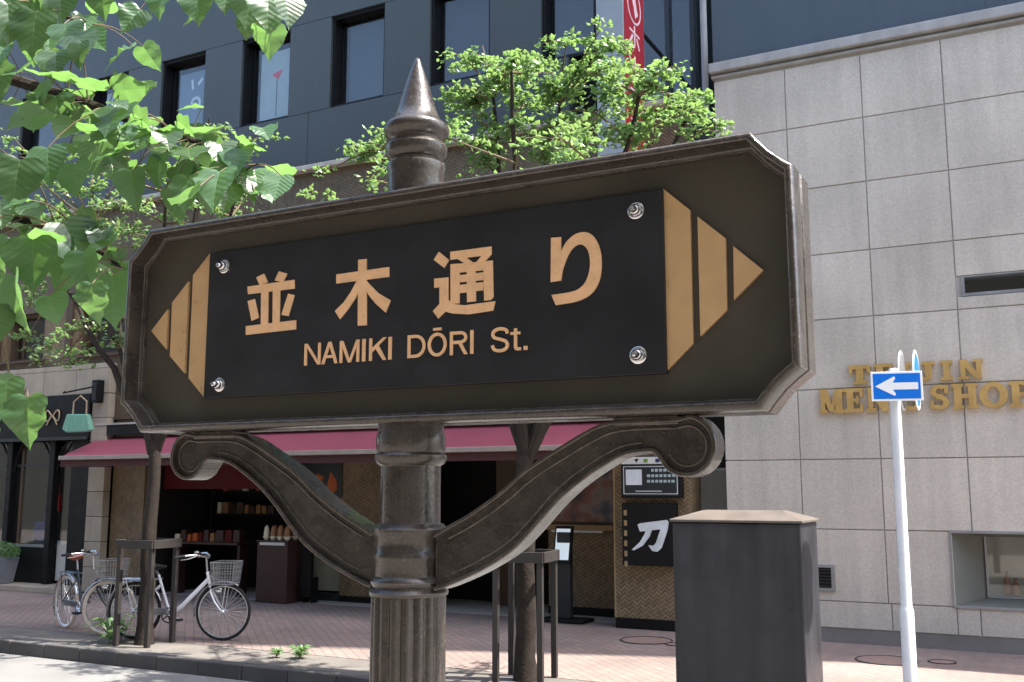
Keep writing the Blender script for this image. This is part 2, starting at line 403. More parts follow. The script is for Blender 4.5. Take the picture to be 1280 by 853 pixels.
# ------------------------------------------------------------------ the ground
KY = 8.2                                   # far kerb line
def structure(o): return tag(o, kind='structure')
structure(B(-400, 400, -400, 400, -.6, -.17).build('ground', 'near_paving'))
structure(B(-60, 40, 2.62, KY - .002, -.166, -.150).build('road', 'asphalt'))
structure(B(-60, 40, -14, 2.45, -.166, 0).build('near_pavement', 'near_paving'))
structure(B(-60, 40, KY + .15, 9.05, -.166, -.004).build('planting_strip', 'grey_strip'))
structure(B(-60, 40, 9.05, 17, -.166, 0).build('sidewalk', 'brick_paving'))
kb = B(-60, 40, KY + .02, KY + .15, -.166, -.02).build('kerb', 'stone_joint'); structure(kb)
kmesh = B(-.296, .296, -.075, .075, -.08, .08).mesh('kerb_stone', 'kerb')
for i in range(46):
    o = bpy.data.objects.new('kerb_stone', kmesh); COL.objects.link(o); o.parent = kb
    o.location = (-24.5 + i * .6, KY + .073 + random.uniform(-.003, .003), -.078 + random.uniform(-.002, .003)); o.rotation_euler = (0, 0, random.uniform(-.004, .004))
    bv = o.modifiers.new('bevel', 'BEVEL'); bv.width = .014; bv.segments = 2
kb2 = B(-60, 40, 2.45, 2.6, -.166, -.002).build('near_kerb', 'kerb'); structure(kb2)

# unseen facade behind the viewer, added to darken shading and reflections in the street
of = structure(B(-60, 40, -16, -5.2, 0, 15).build('added_opposite_facade', 'granite_side'))
for k in range(4):
    for i in range(16):
        B(-30 + i * 3.0, -28.2 + i * 3.0, -5.2, -5.15, 1.0 + k * 3.6, 3.1 + k * 3.6).build('window', 'dark_frame', of)
# ------------------------------------------------------------------ stone-clad building on the right
sb = thing('stone_clad_building', (0, 12.66, 0), 'tall grey stone-clad shop building with gold lettering, right of the restaurant', 'building')
SX = [-3.52 + .933 * i for i in range(0, 14)]
SZ = [.474, 1.31, 2.14, 2.99, 3.85, 4.67, 5.53, 6.35, 7.17]
FY = 12.6
wallb = MB()
# backing wall with openings for the slot window and the display window
wallb.box(-3.50, -.94, 12.613, 13.2, 0, 8.5)
wallb.box(-.94, 9.5, 12.613, 13.2, 1.30, 3.99); wallb.box(-.94, 9.5, 12.613, 13.2, 4.25, 8.5); wallb.box(-.94, 9.5, 12.613, 13.2, 0, .48)
wallb.box(-.94, -.66, 12.613, 13.2, 3.99, 4.25); wallb.box(1.2, 9.5, 12.613, 13.2, 3.99, 4.25); wallb.box(2.1, 9.5, 12.613, 13.2, .48, 1.30)
wallb.build('wall', 'stone_joint', sb)
B(-3.5, 9.5, 13.2, 20, 0, 8.45).build('rear_block', 'stone_joint', sb)
G = .0068
pcache = {}
def panel(x0, x1, z0, z1, y0=FY, y1=12.6125):
    key = (round(x1 - x0, 3), round(z1 - z0, 3))
    if key not in pcache:
        w, h = (x1 - x0) / 2 - G, (z1 - z0) / 2 - G
        pcache[key] = B(-w, w, 0, y1 - y0, -h, h).mesh('stone_panel', 'stone_panel')
    o = bpy.data.objects.new('stone_panel', pcache[key]); COL.objects.link(o); o.parent = sb
    o.location = ((x0 + x1) / 2, y0 - 12.66 + random.uniform(-.0012, .0012), (z0 + z1) / 2)
    bv = o.modifiers.new('bevel', 'BEVEL'); bv.width = .003; bv.segments = 1
for r in range(len(SZ) - 1):
    for c in range(13):
        x0, x1, z0, z1 = SX[c], SX[c + 1], SZ[r], SZ[r + 1]
        if r == 0 and 2 <= c <= 5:
            if c == 2: panel(x0, -.93, z0, z1)
            elif c == 5: panel(2.1, x1 + .035, z0, z1)
            continue
        if r == 4 and c in (3, 4):
            zz0, zz1 = 4.0, 4.24
            panel(x0, x1, z0, zz0); panel(x0, x1, zz1, z1)
            if c == 3: pass
            continue
        panel(x0, x1, z0, z1)
bx = [-3.52, -2.55, -1.62, -.93, -.69, .25, 1.2, 2.1, 3.1, 4.1, 5.1, 6.1, 7.1, 8.1, 9.1]
for i in range(len(bx) - 1): panel(bx[i], bx[i + 1], .165, .474)
B(-3.52, 9.5, 12.606, 12.6128, 0, .163).build('plinth', 'stone_plinth', sb)
MB().prism([(-3.56, 7.27), (9.5, 7.27), (9.5, 7.40), (-3.56, 7.40)], 12.50, 12.70).build('cornice', 'stone_trim', sb, .012)
B(-3.54, 9.5, 12.56, 12.7, 7.205, 7.235).build('cornice_lip', 'stone_trim', sb, .004)
ux = [-3.52, -.2, 3.1, 6.4, 9.5]
for i in range(4): B(ux[i] + .004, ux[i + 1] - .004, 12.598, 12.6125, 7.401, 8.5).build('upper_panel', 'blue_grey_panel', sb)
# slot window
sw = B(-.66, 1.2, 12.74, 12.76, 3.99, 4.25).build('slot_window', 'glass_office', sb)
fr = MB()
fr.box(-.665, 1.2, 12.598, 12.64, 4.0, 4.035); fr.box(-.665, -.63, 12.598, 12.75, 4.035, 4.24); fr.box(-.63, 1.2, 12.6, 12.75, 4.222, 4.24)
fr.build('frame', 'galvanised', sw)
B(-.66, 1.2, 13.0, 13.02, 3.99, 4.25).build('back', 'interior_dark', sw)
# display window: splayed reveal, sill, pane
dw = B(-.60, 2.1, 12.98, 12.99, .58, 1.235).build('display_window', 'glass_shop', sb)
rv = MB()
rv.add([(-.955, 12.595, .478), (-.955, 12.595, 1.305), (-.62, 13.0, 1.24), (-.62, 13.0, .56)], [(0, 1, 2, 3)])
rv.add([(-.955, 12.597, .478), (2.1, 12.597, .478), (2.1, 13.0, .56), (-.62, 13.0, .56)], [(0, 1, 2, 3)])
rv.add([(-.955, 12.597, 1.305), (2.1, 12.597, 1.305), (2.1, 13.0, 1.24), (-.62, 13.0, 1.24)], [(0, 1, 2, 3)])
rv.build('reveal', 'granite_side', dw)
fr = MB(); fr.box(-.965, -.94, 12.585, 12.62, .47, 1.315); fr.box(-.94, 2.1, 12.585, 12.62, .462, .49); fr.box(-.94, 2.1, 12.585, 12.62, 1.29, 1.315)
fr.box(-.625, -.60, 12.96, 13.02, .56, 1.25); fr.box(-.60, 2.1, 12.96, 13.02, .555, .58); fr.build('frame', 'galvanised', dw, .003)
bk = MB(); bk.box(-.62, 2.1, 13.36, 13.38, .5, 1.3); bk.box(-.62, 2.1, 13.02, 13.36, .54, .575); bk.box(-.64, -.62, 13.0, 13.36, .5, 1.3); bk.build('display_box', 'white_board', dw)
# vent
vt = B(-2.50, -2.235, 12.575, 12.605, .585, .895).build('vent', 'galvanised', sb, .004)
B(-2.467, -2.278, 12.572, 12.576, .625, .86).build('opening', 'black_metal', vt)
for i in range(6): B(-2.465, -2.28, 12.566, 12.5715, .64 + i * .038, .652 + i * .038).build('slat', 'dark_frame', vt)
# recessed side strip between the buildings
B(-3.97, -3.53, 13.0, 13.2, 0, 2.02).build('side_wall', 'granite_side', sb)
B(-3.97, -3.53, 13.1, 13.2, 2.02, 2.95).build('side_window', 'black_metal', sb)
B(-3.97, -3.53, 13.05, 13.1, 2.02, 2.06).build('side_sill', 'galvanised', sb)
B(-3.97, -3.53, 13.1, 13.2, 2.95, 6.9).build('side_upper_wall', 'office_panel', sb)
# gold slab letters
def arcpts(cx, cy, rx, ry, a0, a1, k=10): return [(cx + rx * math.cos(R(a0 + (a1 - a0) * i / k)), cy + ry * math.sin(R(a0 + (a1 - a0) * i / k))) for i in range(k + 1)]
def ringpoly(cx, cy, rx, ry, tx, ty, a0=0, a1=360, k=18): return arcpts(cx, cy, rx, ry, a0, a1, k) + arcpts(cx, cy, rx - tx, ry - ty, a1, a0, k)
def rc(x0, x1, y0, y1): return [(x0, y0), (x1, y0), (x1, y1), (x0, y1)]
SL = {
 'T': [rc(0, 1, .84, 1), rc(0, .13, .62, .84), rc(.87, 1, .62, .84), rc(.35, .65, .12, .84), rc(.2, .8, 0, .12)],
 'E': [rc(.12, .42, .12, .88), rc(0, .92, .88, 1), rc(0, .92, 0, .12), rc(.80, .92, .66, .88), rc(.80, .92, .12, .34), rc(.42, .66, .44, .56), rc(.6, .68, .34, .66)],
 'I': [rc(.3, .7, .12, .88), rc(.1, .9, 0, .12), rc(.1, .9, .88, 1)],
 'J': [rc(.48, .80, .28, .88), rc(.3, .98, .88, 1), ringpoly(.42, .28, .38, .28, .30, .14, 360, 180, 12), arcpts(.13, .27, .13, .13, 0, 360, 12)[:-1]],
 'N': [rc(.1, .26, .1, .9), rc(.76, .92, .1, .9), [(.04, 1), (.34, 1), (.92, .0), (.70, .0)], rc(0, .4, 0, .1), rc(.62, 1, .9, 1)],
 'M': [rc(.08, .22, .1, .9), rc(.70, .96, .1, .9), [(.04, 1), (.32, 1), (.58, .05), (.44, .05)], [(.70, 1), (.80, 1), (.58, .05), (.46, .05)], rc(0, .32, 0, .1), rc(.62, 1.04, 0, .1), rc(.8, 1.04, .9, 1)],
 'S': [ringpoly(.5, .74, .42, .26, .24, .12, 40, 270, 14), ringpoly(.5, .27, .44, .27, .24, .12, 90, -140, 14), rc(.36, .64, .42, .6), rc(.78, .92, .66, .98), rc(.06, .2, .02, .34)],
 'H': [rc(.08, .34, .1, .9), rc(.66, .92, .1, .9), rc(.34, .66, .43, .57), rc(0, .42, 0, .1), rc(.58, 1, 0, .1), rc(0, .42, .9, 1), rc(.58, 1, .9, 1)],
 'O': [ringpoly(.5, .5, .52, .52, .27, .15, 0, 180, 16), ringpoly(.5, .5, .52, .52, .27, .15, 180, 360, 16)],
 'P': [rc(.1, .38, .1, .9), rc(0, .5, 0, .1), rc(0, .55, .9, 1), ringpoly(.52, .71, .42, .29, .24, .12, 90, -90, 12), rc(.38, .53, .42, .54)],
 "'": [rc(.2, .75, .72, 1), [(.45, .72), (.75, .72), (.45, .52)]],
}
def grow(P, d):
    a = sum(P[i][0] * P[(i + 1) % len(P)][1] - P[(i + 1) % len(P)][0] * P[i][1] for i in range(len(P)))
    if a < 0: P = P[::-1]
    k = len(P); V = [Vector(p) for p in P]; out = []
    for i in range(k):
        e0 = (V[i] - V[i - 1]).normalized(); e1 = (V[(i + 1) % k] - V[i]).normalized(); n0 = Vector((e0.y, -e0.x)); n1 = Vector((e1.y, -e1.x)); nn = n0 + n1
        nn = nn.normalized() if nn.length > 1e-4 else n0
        out.append(tuple(V[i] + nn * d / max(.6, nn.dot(n0))))
    return out
def slab_word(word, x, z, h, y0, y1, widths, gap):
    for ch in word:
        w = widths.get(ch, .17) * h / .25
        pl = [grow([(x + u * w, z + v * h) for u, v in p], .006) for p in SL[ch]]
        polys(pl, y0, y1, .0008).build('letter', 'sign_gold', sb)
        x += w + gap
wd = {'T': .235, 'E': .215, 'I': .15, 'J': .19, 'N': .25, 'M': .27, 'S': .21, 'H': .25, 'O': .26, 'P': .23, "'": .09}
slab_word('TEIJIN', -1.955, 3.035, .215, 12.545, 12.598, {k: v * 1.17 for k, v in wd.items()}, .052)
slab_word("MEN'S", -2.32, 2.70, .275, 12.545, 12.598, {k: v * .92 for k, v in wd.items()}, .028)
slab_word('SHOP', -1.08, 2.70, .275, 12.545, 12.598, {k: v * .95 for k, v in wd.items()}, .03)

# ------------------------------------------------------------------ office tower behind
ob_ = thing('office_tower', (-9, 14.2, 0), 'dark slate-blue office tower with square windows rising behind the planted terrace', 'building')
WX = [-24.28 + 2.18 * k for k in range(9)]       # window left edges, 1.2 wide
B(-30, 7.5, 14.6, 24, 0, 36).build('core', 'interior_dark', ob_)  # height and right-hand reach set by the shade wanted on the sidewalk
B(-30, -5.9, 14.2, 14.59, 10.56, 36).build('upper_wall', 'office_panel', ob_)
B(-3.9, 7.5, 14.2, 14.59, 0, 36).build('side_wall', 'office_panel', ob_)  # unseen stretch added to the right so the tower shades the sidewalk
for i, x in enumerate(WX):
    nx = x + 2.18 if i < 8 else -5.86
    if i == 0: B(-30, x, 14.2, 14.59, 6.4, 10.55).build('panel', 'office_panel', ob_)
    if x + 1.2 < nx - .1: B(x + 1.2 + .005, nx - .005, 14.2, 14.59, 8.765, 10.55).build('panel', 'office_panel', ob_)
    mid = (x + 1.2 + nx) / 2
    B(x - .49 + .005, min(nx - .49, -5.87) - .005, 14.2, 14.59, 7.55, 8.755).build('panel', 'office_panel', ob_)
    B(x - .49 + .005, min(nx - .49, -5.87) - .005, 14.2, 14.59, 6.4, 7.54).build('panel', 'office_panel', ob_)
    x1 = min(x + 1.2, -5.88)
    w = B(x + .05, x1 - .05, 14.44, 14.45, 8.82, 10.5).build('window', 'glass_office', ob_)
    f = MB(); f.box(x, x + .05, 14.26, 14.5, 8.765, 10.55); f.box(x1 - .05, x1, 14.26, 14.5, 8.765, 10.55); f.box(x + .05, x1 - .05, 14.26, 14.5, 8.765, 8.82); f.box(x + .05, x1 - .05, 14.26, 14.5, 10.5, 10.55)
    f.build('frame', 'black_metal', w)
    if i in (3, 4, 5):
        bl = B(x + .26, x1 - .05, 14.47, 14.5, 8.84, 10.3).build('blind_or_backing', 'blind_or_backing' if i != 4 else 'blind_blue', w)
    else:
        B(x + (.2 if i == 6 else .1), x1 - .05, 14.52, 14.54, 8.84, 10.45).build('blind_or_backing', 'blind_dim' if i == 6 else 'blind_or_backing_dark', w)
    if i == 5:      # red pennant on a thin stick
        polys([[(x + .55, 9.83), (x + .80, 9.90), (x + .70, 9.70)]], 14.462, 14.468).build('pennant', 'mark_red', w)
        B(x + .665, x + .68, 14.463, 14.468, 8.95, 9.70).build('stick', 'dark_frame', w)
    if i == 4:
        polys([ringpoly(x + .72, 9.62, .14, .14, .06, .06)], 14.462, 14.468).build('window_mark', 'mark_white', w)
        polys([[(x + .60, 9.92), (x + .66, 9.93), (x + .62, 10.15), (x + .57, 10.12)], [(x + .78, 9.98), (x + .9, 10.1), (x + .86, 10.15), (x + .75, 10.03)]], 14.462, 14.468).build('window_mark', 'mark_white', w)
B(-5.86, -5.42, 14.2, 14.58, 6.4, 36).build('panel', 'office_panel', ob_)
gw = B(-5.42, -3.9, 14.3, 14.31, 6.4, 36).build('glass_strip', 'glass_office', ob_)
B(-5.42, -3.9, 14.5, 14.52, 6.4, 36).build('blind_or_backing', 'blind_or_backing_dark', gw)  # dark panel added to lift the black void behind the glass
for x in (-4.72, -4.32): B(x, x + .07, 14.22, 14.32, 6.4, 36).build('mullion', 'dark_frame', gw)
xp = at(881, 80, 13.9).x
pp = MB().tube([(xp, 13.9, 6.4), (xp, 13.9, 16)], .05, 10).build('downpipe', 'stone_trim', ob_, smooth=True)

bx0, bx1, by0, by1 = -4.86, -4.476, 11.77, 12.585
bn = thing('blade_sign', (-4.67, 12.6, 6.1), 'tall projecting sign with pale front and red side bearing a white emblem', 'sign')
B(bx0, bx1, by0, by1, 6.1, 12).build('case', 'office_pillar', bn, .008)
B(bx1 + .001, bx1 + .006, by0 + .03, by1 - .03, 6.14, 12).build('red_face', 'banner_red', bn)
QM = Matrix(((0, -1, 0, 0), (1, 0, 0, 0), (0, 0, 1, 0), (0, 0, 0, 1)))      # XZ drawing turned to face +X
def side_mark(pl, nm): polys(pl, -(bx1 + .010), -(bx1 + .0062), .0003).xf(QM).build(nm, 'banner_white', bn)
ym = (by0 + by1) / 2; ze = at(793, 8, ym).z
side_mark([ringpoly(ym, ze, .26, .26, .03, .03, 0, 180), ringpoly(ym, ze, .26, .26, .03, .03, 180, 360)], 'emblem')
side_mark([[(ym - .12, ze + .13), (ym + .02, ze + .17), (ym + .14, ze - .08), (ym + .04, ze - .17), (ym - .02, ze - .02)]], 'emblem')
for py in (46, 84, 120, 158):
    zc = at(793, py, ym).z
    side_mark([rc(ym - .02, ym + .02, zc - .15, zc + .15)], 'mark'); side_mark([rc(ym - .19, ym - .03, zc + .03, zc + .06)], 'mark'); side_mark([rc(ym + .03, ym + .19, zc + .03, zc + .06)], 'mark')
    side_mark([[(ym - .2, zc - .13), (ym - .16, zc - .15), (ym - .05, zc - .01), (ym - .09, zc + .01)]], 'mark'); side_mark([[(ym + .2, zc - .13), (ym + .16, zc - .15), (ym + .05, zc - .01), (ym + .09, zc + .01)]], 'mark')
for z in (6.5, 8.3): MB().tube([(-4.67, by1 - .02, z), (-4.67, 12.62 if z < 7 else 14.25, z)], .03, 8).build('mount', 'dark_frame', bn)

# ------------------------------------------------------------------ restaurant building (two storeys, woven cladding)
rb = thing('restaurant_building', (-9, 12.6, 0), 'two-storey restaurant clad in brown woven boards with roof terrace rim', 'building')
WXs = [-21.75, -19.7, -17.62, -15.6, -13.55, -11.5, -9.4, -7.4]
B(-26, -3.97, 12.6, 12.95, 5.12, 6.93).build('wall', 'weave_dark', rb)
B(-26, -3.97, 12.6, 12.95, 3.0, 4.2).build('wall', 'weave_dark', rb)
prev = -26
for x in WXs + [None]:
    x1 = x if x is not None else -3.97
    B(prev, x1, 12.6, 12.95, 4.202, 5.118).build('pier', 'weave', rb); 
    if x is not None:
        w = B(x + .06, x + 1.02, 12.82, 12.83, 4.26, 5.06).build('window', 'glass_office', rb)
        f = MB(); f.box(x, x + .06, 12.7, 12.9, 4.202, 5.118); f.box(x + 1.02, x + 1.08, 12.7, 12.9, 4.202, 5.118); f.box(x + .06, x + 1.02, 12.7, 12.9, 5.06, 5.118); f.box(x + .06, x + 1.02, 12.7, 12.9, 4.202, 4.26); f.box(x + .2, x + .26, 12.8, 12.86, 4.26, 5.06)
        f.build('frame', 'brown_wood', w); B(x - .1, x + 1.18, 12.52, 12.72, 4.165, 4.2).build('sill', 'brown_wood', w)
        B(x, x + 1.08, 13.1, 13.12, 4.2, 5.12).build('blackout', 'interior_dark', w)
        prev = x + 1.08
for x in [p - .3 for p in WXs]: B(x, x + .16, 12.55, 12.6, 4.05, 5.4).build('timber_post', 'brown_wood', rb)
cp = MB().prism([(-26, 6.93), (-3.97, 6.93), (-3.97, 7.02), (-26, 7.02)], 12.46, 12.98).build('coping', 'coping', rb, .02)
B(-26, -3.97, 12.98, 14.2, 6.3, 6.4).build('terrace', 'coping', rb)
B(-26, -14.52, 12.44, 12.6, 3.93, 4.02).build('string_course', 'beige_stone', rb, .008)
B(-14.5, -3.97, 12.55, 12.6, 3.0, 3.06).build('string_course', 'brown_wood', rb, .008)
# ground floor
B(-14.5, -13.72, 12.62, 12.95, .15, 2.99).build('pilaster', 'weave', rb); B(-14.5, -13.72, 12.6, 12.95, 0, .148).build('plinth', 'black_metal', rb)
B(-13.72, -5.05, 12.7, 12.95, 2.42, 2.99).build('lintel', 'brown_wood', rb)
B(-5.02, -3.98, 12.6, 13.6, .135, 2.99).build('pier', 'weave', rb); B(-5.03, -3.975, 12.585, 13.6, 0, .133).build('plinth', 'black_metal', rb)
B(-5.045, -5.02, 12.595, 12.66, .135, 2.4).build('corner_strip', 'tan', rb)
B(-6.45, -5.05, 13.55, 13.7, .12, 2.7).build('wall', 'weave', rb); B(-6.45, -5.05, 13.53, 13.7, 0, .118).build('plinth', 'black_metal', rb)
B(-10.1, -8.3, 13.4, 13.55, .1, 2.7).build('wall', 'weave', rb); B(-10.1, -8.3, 13.385, 13.55, 0, .098).build('plinth', 'black_metal', rb)
B(-7.62, -7.2, 14.1, 14.2, 0, 2.7).build('inner_post', 'brown_wood', rb)
gwi = B(-10.95, -10.12, 13.44, 13.45, .12, 2.4).build('window', 'glass_shop', rb)
f = MB(); f.box(-11.0, -10.95, 13.4, 13.5, 0, 2.42); f.box(-10.95, -10.1, 13.4, 13.5, 0, .12); f.box(-10.95, -10.1, 13.4, 13.5, 2.38, 2.42); f.build('frame', 'dark_frame', gwi)
B(-10.93, -10.14, 13.6, 13.62, .14, 1.25).build('blind_or_backing', 'cream', gwi)  # cream sheet standing in for the pale reflection in the glass
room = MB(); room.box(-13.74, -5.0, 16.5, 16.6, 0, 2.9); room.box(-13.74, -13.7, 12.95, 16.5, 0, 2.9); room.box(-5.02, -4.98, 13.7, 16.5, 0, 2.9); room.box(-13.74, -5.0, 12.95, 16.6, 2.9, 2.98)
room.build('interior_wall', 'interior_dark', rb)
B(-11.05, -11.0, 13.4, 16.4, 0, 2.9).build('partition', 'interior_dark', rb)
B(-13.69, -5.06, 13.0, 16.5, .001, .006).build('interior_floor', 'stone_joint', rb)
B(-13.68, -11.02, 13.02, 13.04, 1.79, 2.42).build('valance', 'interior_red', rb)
# awning
aw = MB().add([(-14.8, 12.6, 2.70), (-4.92, 12.6, 2.70), (-4.92, 11.76, 2.335), (-14.8, 11.76, 2.335), (-14.8, 12.6, 2.68), (-4.92, 12.6, 2.68), (-4.92, 11.76, 2.315), (-14.8, 11.76, 2.315)],
              [(0, 1, 2, 3), (4, 7, 6, 5), (0, 3, 7, 4), (1, 5, 6, 2), (3, 2, 6, 7), (0, 4, 5, 1)]).build('awning', 'awning_cloth', rb)
B(-14.82, -4.9, 11.72, 11.758, 2.275, 2.345).build('front_bar', 'awning_trim', aw, .008)
B(-14.8, -4.92, 11.762, 11.775, 2.16, 2.30).build('valance', 'awning_under', aw)
B(-14.8, -4.92, 12.45, 12.6, 2.72, 2.90).build('housing', 'black_metal', aw); B(-14.8, -4.92, 12.43, 12.6, 2.903, 2.935).build('housing_lid', 'coping', aw)
for x in (-13.9, -11.2, -8.5, -5.8): MB().tube([(x, 12.55, 2.5), (x + .25, 12.1, 2.42), (x, 11.78, 2.30)], .018, 6).build('arm', 'galvanised', aw)

# ------------------------------------------------------------------ handbag shop front, far left
hs = thing('handbag_shop_front', (-18, 12.5, 0), 'black shop front with pale stone surround and thin iron columns, far left', 'shop front')
B(-26, -14.94, 12.4, 12.6, 2.68, 3.47).build('fascia', 'black_metal', hs, .01)
B(-26, -14.94, 12.37, 12.4, 2.66, 2.72).build('fascia_lip', 'dark_frame', hs); 
lx = -14.52
while lx > -26:
    B(lx - .86, lx - .006, 12.44, 12.6, 3.48, 3.925).build('stone', 'beige_stone', hs, .006); lx -= .866
for i in range(8): B(-14.93, -14.526, 12.45, 12.6, .02 + i * .432, .444 + i * .432).build('stone', 'beige_stone', hs, .008)
B(-26, -14.94, 12.1, 12.75, 0, .10).build('step', 'beige_stone', hs, .01)
B(-15.5, -14.94, 12.55, 12.6, .1, 2.66).build('door_panel', 'black_metal', hs)
for cx in (-15.95, -17.12, -18.3, -19.5):
    c = B(cx - .07, cx + .07, 12.48, 12.62, .1, 2.66).build('column', 'black_metal', hs, .01)
    for s in (-1, 1):
        MB().tube([(cx + s * .07, 12.55, 2.1), (cx + s * .13, 12.55, 2.4), (cx + s * .3, 12.55, 2.62), (cx + s * .36, 12.55, 2.66)], .02, 6).build('bracket', 'black_metal', c)
gl = B(-25.9, -15.5, 12.60, 12.61, .8, 2.66).build('window', 'glass_shop', hs)
B(-25.9, -15.98, 12.56, 12.62, .74, .79).build('rail', 'galvanised', gl); B(-25.9, -15.98, 12.57, 12.64, .1, .74).build('stall_riser', 'black_metal', gl)
B(-16.9, -16.84, 12.58, 12.64, .79, 2.66).build('mullion', 'brown_wood', gl)
B(-25.9, -15.5, 12.57, 12.63, 2.2, 2.24).build('transom', 'dark_frame', gl)
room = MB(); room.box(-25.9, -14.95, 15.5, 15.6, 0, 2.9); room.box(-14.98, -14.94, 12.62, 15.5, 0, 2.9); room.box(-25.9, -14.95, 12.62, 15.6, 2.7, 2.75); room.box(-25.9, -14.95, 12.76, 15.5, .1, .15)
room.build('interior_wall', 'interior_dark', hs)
bow = MB()
c = xz(65, 522, 12.38)
for s in (-1, 1):
    bow.tube([(c[0] + s * (.02 + .17 * math.sin(t) ** 1), 12.385, c[1] + .03 + .1 * math.sin(2 * t) * (1 if s else 1)) for t in [math.pi * i / 12 for i in range(13)]], .014, 6)
    bow.tube([(c[0], 12.385, c[1] + .03), (c[0] + s * .08, 12.385, c[1] - .05), (c[0] + s * .14, 12.385, c[1] - .14)], .014, 6)
bow.build('bow_emblem', 'bow_gold', hs)
text_mesh('u', -17.6, -17.46, 3.03, 3.20, 12.385, 12.398).build('letter', 'bow_gold', hs); text_mesh('r', -17.40, -17.30, 3.03, 3.20, 12.385, 12.398).build('letter', 'bow_gold', hs)

# things at the shop front
hb = thing('handbag_sign', (-15.2, 11.9, 2.7), 'mint green handbag-shaped hanging sign in front of the black fascia', 'sign')
bgp = [xz(86, 518, 11.95), xz(111, 518, 11.95), xz(116, 538, 11.95), xz(110, 540, 11.95), xz(85, 541, 11.95), xz(80, 537, 11.95)]
MB().prism(bgp, 11.9, 12.0).build('bag_body', 'bag_green', hb, .02)
for k in range(5):
    a = xz(89 + k * 5, 520, 11.9); c2 = xz(86 + k * 6.4, 538, 11.9); MB().tube([(a[0], 11.897, a[1]), (c2[0], 11.897, c2[1])], .006, 5).build('pleat', 'bag_green', hb)
h0 = xz(91, 518, 11.95); h1 = xz(108, 518, 11.95); ht = xz(100, 495, 11.95)
MB().tube([(h0[0], 11.95, h0[1]), (h0[0] + .01, 11.95, ht[1] - .1), ((h0[0] + h1[0]) / 2, 11.95, ht[1]), (h1[0] - .01, 11.95, ht[1] - .1), (h1[0], 11.95, h1[1])], .014, 6).build('handle', 'bow_gold', hb)
e0 = xz(88, 491, 11.95); MB().tube([(e0[0] - .15, 11.95, e0[1] + .03), (-15.1, 11.95, e0[1]), (-14.78, 12.2, 3.55), (-14.74, 12.45, 3.62)], .014, 6).build('iron_arm', 'black_metal', hb)
wl_ = thing('wall_lamp', (-14.72, 12.4, 3.3), 'narrow black box lamp fixed to the pale stone pillar', 'lamp')
B(-14.8, -14.64, 12.30, 12.44, 3.30, 3.70).build('lamp_box', 'black_metal', wl_, .01); B(-14.77, -14.67, 12.29, 12.301, 3.35, 3.65).build('lamp_face', 'dark_frame', wl_)
pt = thing('potted_topiary', (-16.75, 12.25, .1), 'clipped green ball shrub in a square grey pot on the shop step', 'plant')
px0, px1 = -17.05, -16.55
MB().lathe([(.20, .0), (.21, .02), (.28, .42), (.29, .43), (.29, .47), (.25, .47), (.25, .42)], (-16.8, 12.25, .1), 4, 'Z').xf(Matrix.Translation((-16.8, 12.25, 0)) @ Matrix.Rotation(R(45), 4, 'Z') @ Matrix.Translation((16.8, -12.25, 0))).build('pot', 'pot_grey', pt, .01)
def leafquads(mb, c, n, nd, ln, wd_):
    nd = Vector(nd).normalized(); u = Vector((random.gauss(0, 1), random.gauss(0, 1), random.gauss(0, 1))); u = (u - nd * u.dot(nd)).normalized(); w = nd.cross(u); c = Vector(c)
    a = c - u * ln * .5; b_ = c + u * ln * .5; mb.add([a, c + w * wd_ * .5 - nd * wd_ * .12 - u * ln * .1, b_, c - w * wd_ * .5 - nd * wd_ * .12 - u * ln * .1, c + nd * wd_ * .1], [(0, 1, 4), (1, 2, 4), (2, 3, 4), (3, 0, 4)])
tp = MB()
for i in range(900):
    d = Vector((random.gauss(0, 1), random.gauss(0, 1), random.gauss(0, 1))).normalized(); rr = random.uniform(.8, 1.0)
    leafquads(tp, Vector((-16.8, 12.25, .66)) + Vector((d.x * .3, d.y * .3, d.z * .19)) * rr, 1, d + Vector((random.gauss(0, .5), random.gauss(0, .5), random.gauss(0, .5))), .045, .028)
tag(tp.build('foliage', 'leaf_far', pt), kind='stuff')
def simple(name, mb, m, label, cat, group=None, **k):
    o = mb.build(name, m, **k); return tag(o, label, cat, group)
simple('display_board', B(-15.88, -15.52, 12.66, 12.70, .16, .86), 'white_board', 'white board leaning behind the shop glass beside the black door', 'board')
simple('fabric_hanging', B(-16.2, -15.55, 13.2, 13.24, .16, 2.3), 'tan', 'tan fabric panel hanging inside the handbag shop window', 'panel')
bb = thing('blue_bag', (-16.5, 12.9, .85), 'dark blue shopping bag inside the shop window', 'bag')
MB().prism([(-16.75, .80), (-16.3, .80), (-16.34, 1.18), (-16.71, 1.18)], 12.8, 13.0).build('bag_body', 'deep_blue', bb, .02); MB().tube([(-16.6, 12.9, 1.17), (-16.55, 12.9, 1.32), (-16.47, 12.9, 1.32), (-16.42, 12.9, 1.17)], .012, 6).build('handle', 'deep_blue', bb)
rbg = thing('red_bag', (-16.4, 13.0, 1.4), 'small red bag hanging inside the shop window', 'bag')
MB().prism([(-16.5, 1.38), (-16.3, 1.38), (-16.32, 1.68), (-16.48, 1.68)], 12.98, 13.06).build('bag_body', 'deep_red', rbg, .02); MB().tube([(-16.45, 13.02, 1.67), (-16.4, 13.02, 1.95), (-16.35, 13.02, 1.67)], .008, 6).build('handle', 'deep_red', rbg)
tb_ = thing('display_table', (-16.5, 12.95, .15), 'low dark table under the bags in the shop window', 'table')
B(-17.0, -15.95, 12.72, 13.2, .75, .79).build('table_top', 'brown_wood', tb_)
for x in (-16.95, -16.0): B(x - .03, x + .03, 12.9, 13.0, .15, .75).build('leg', 'brown_wood', tb_)

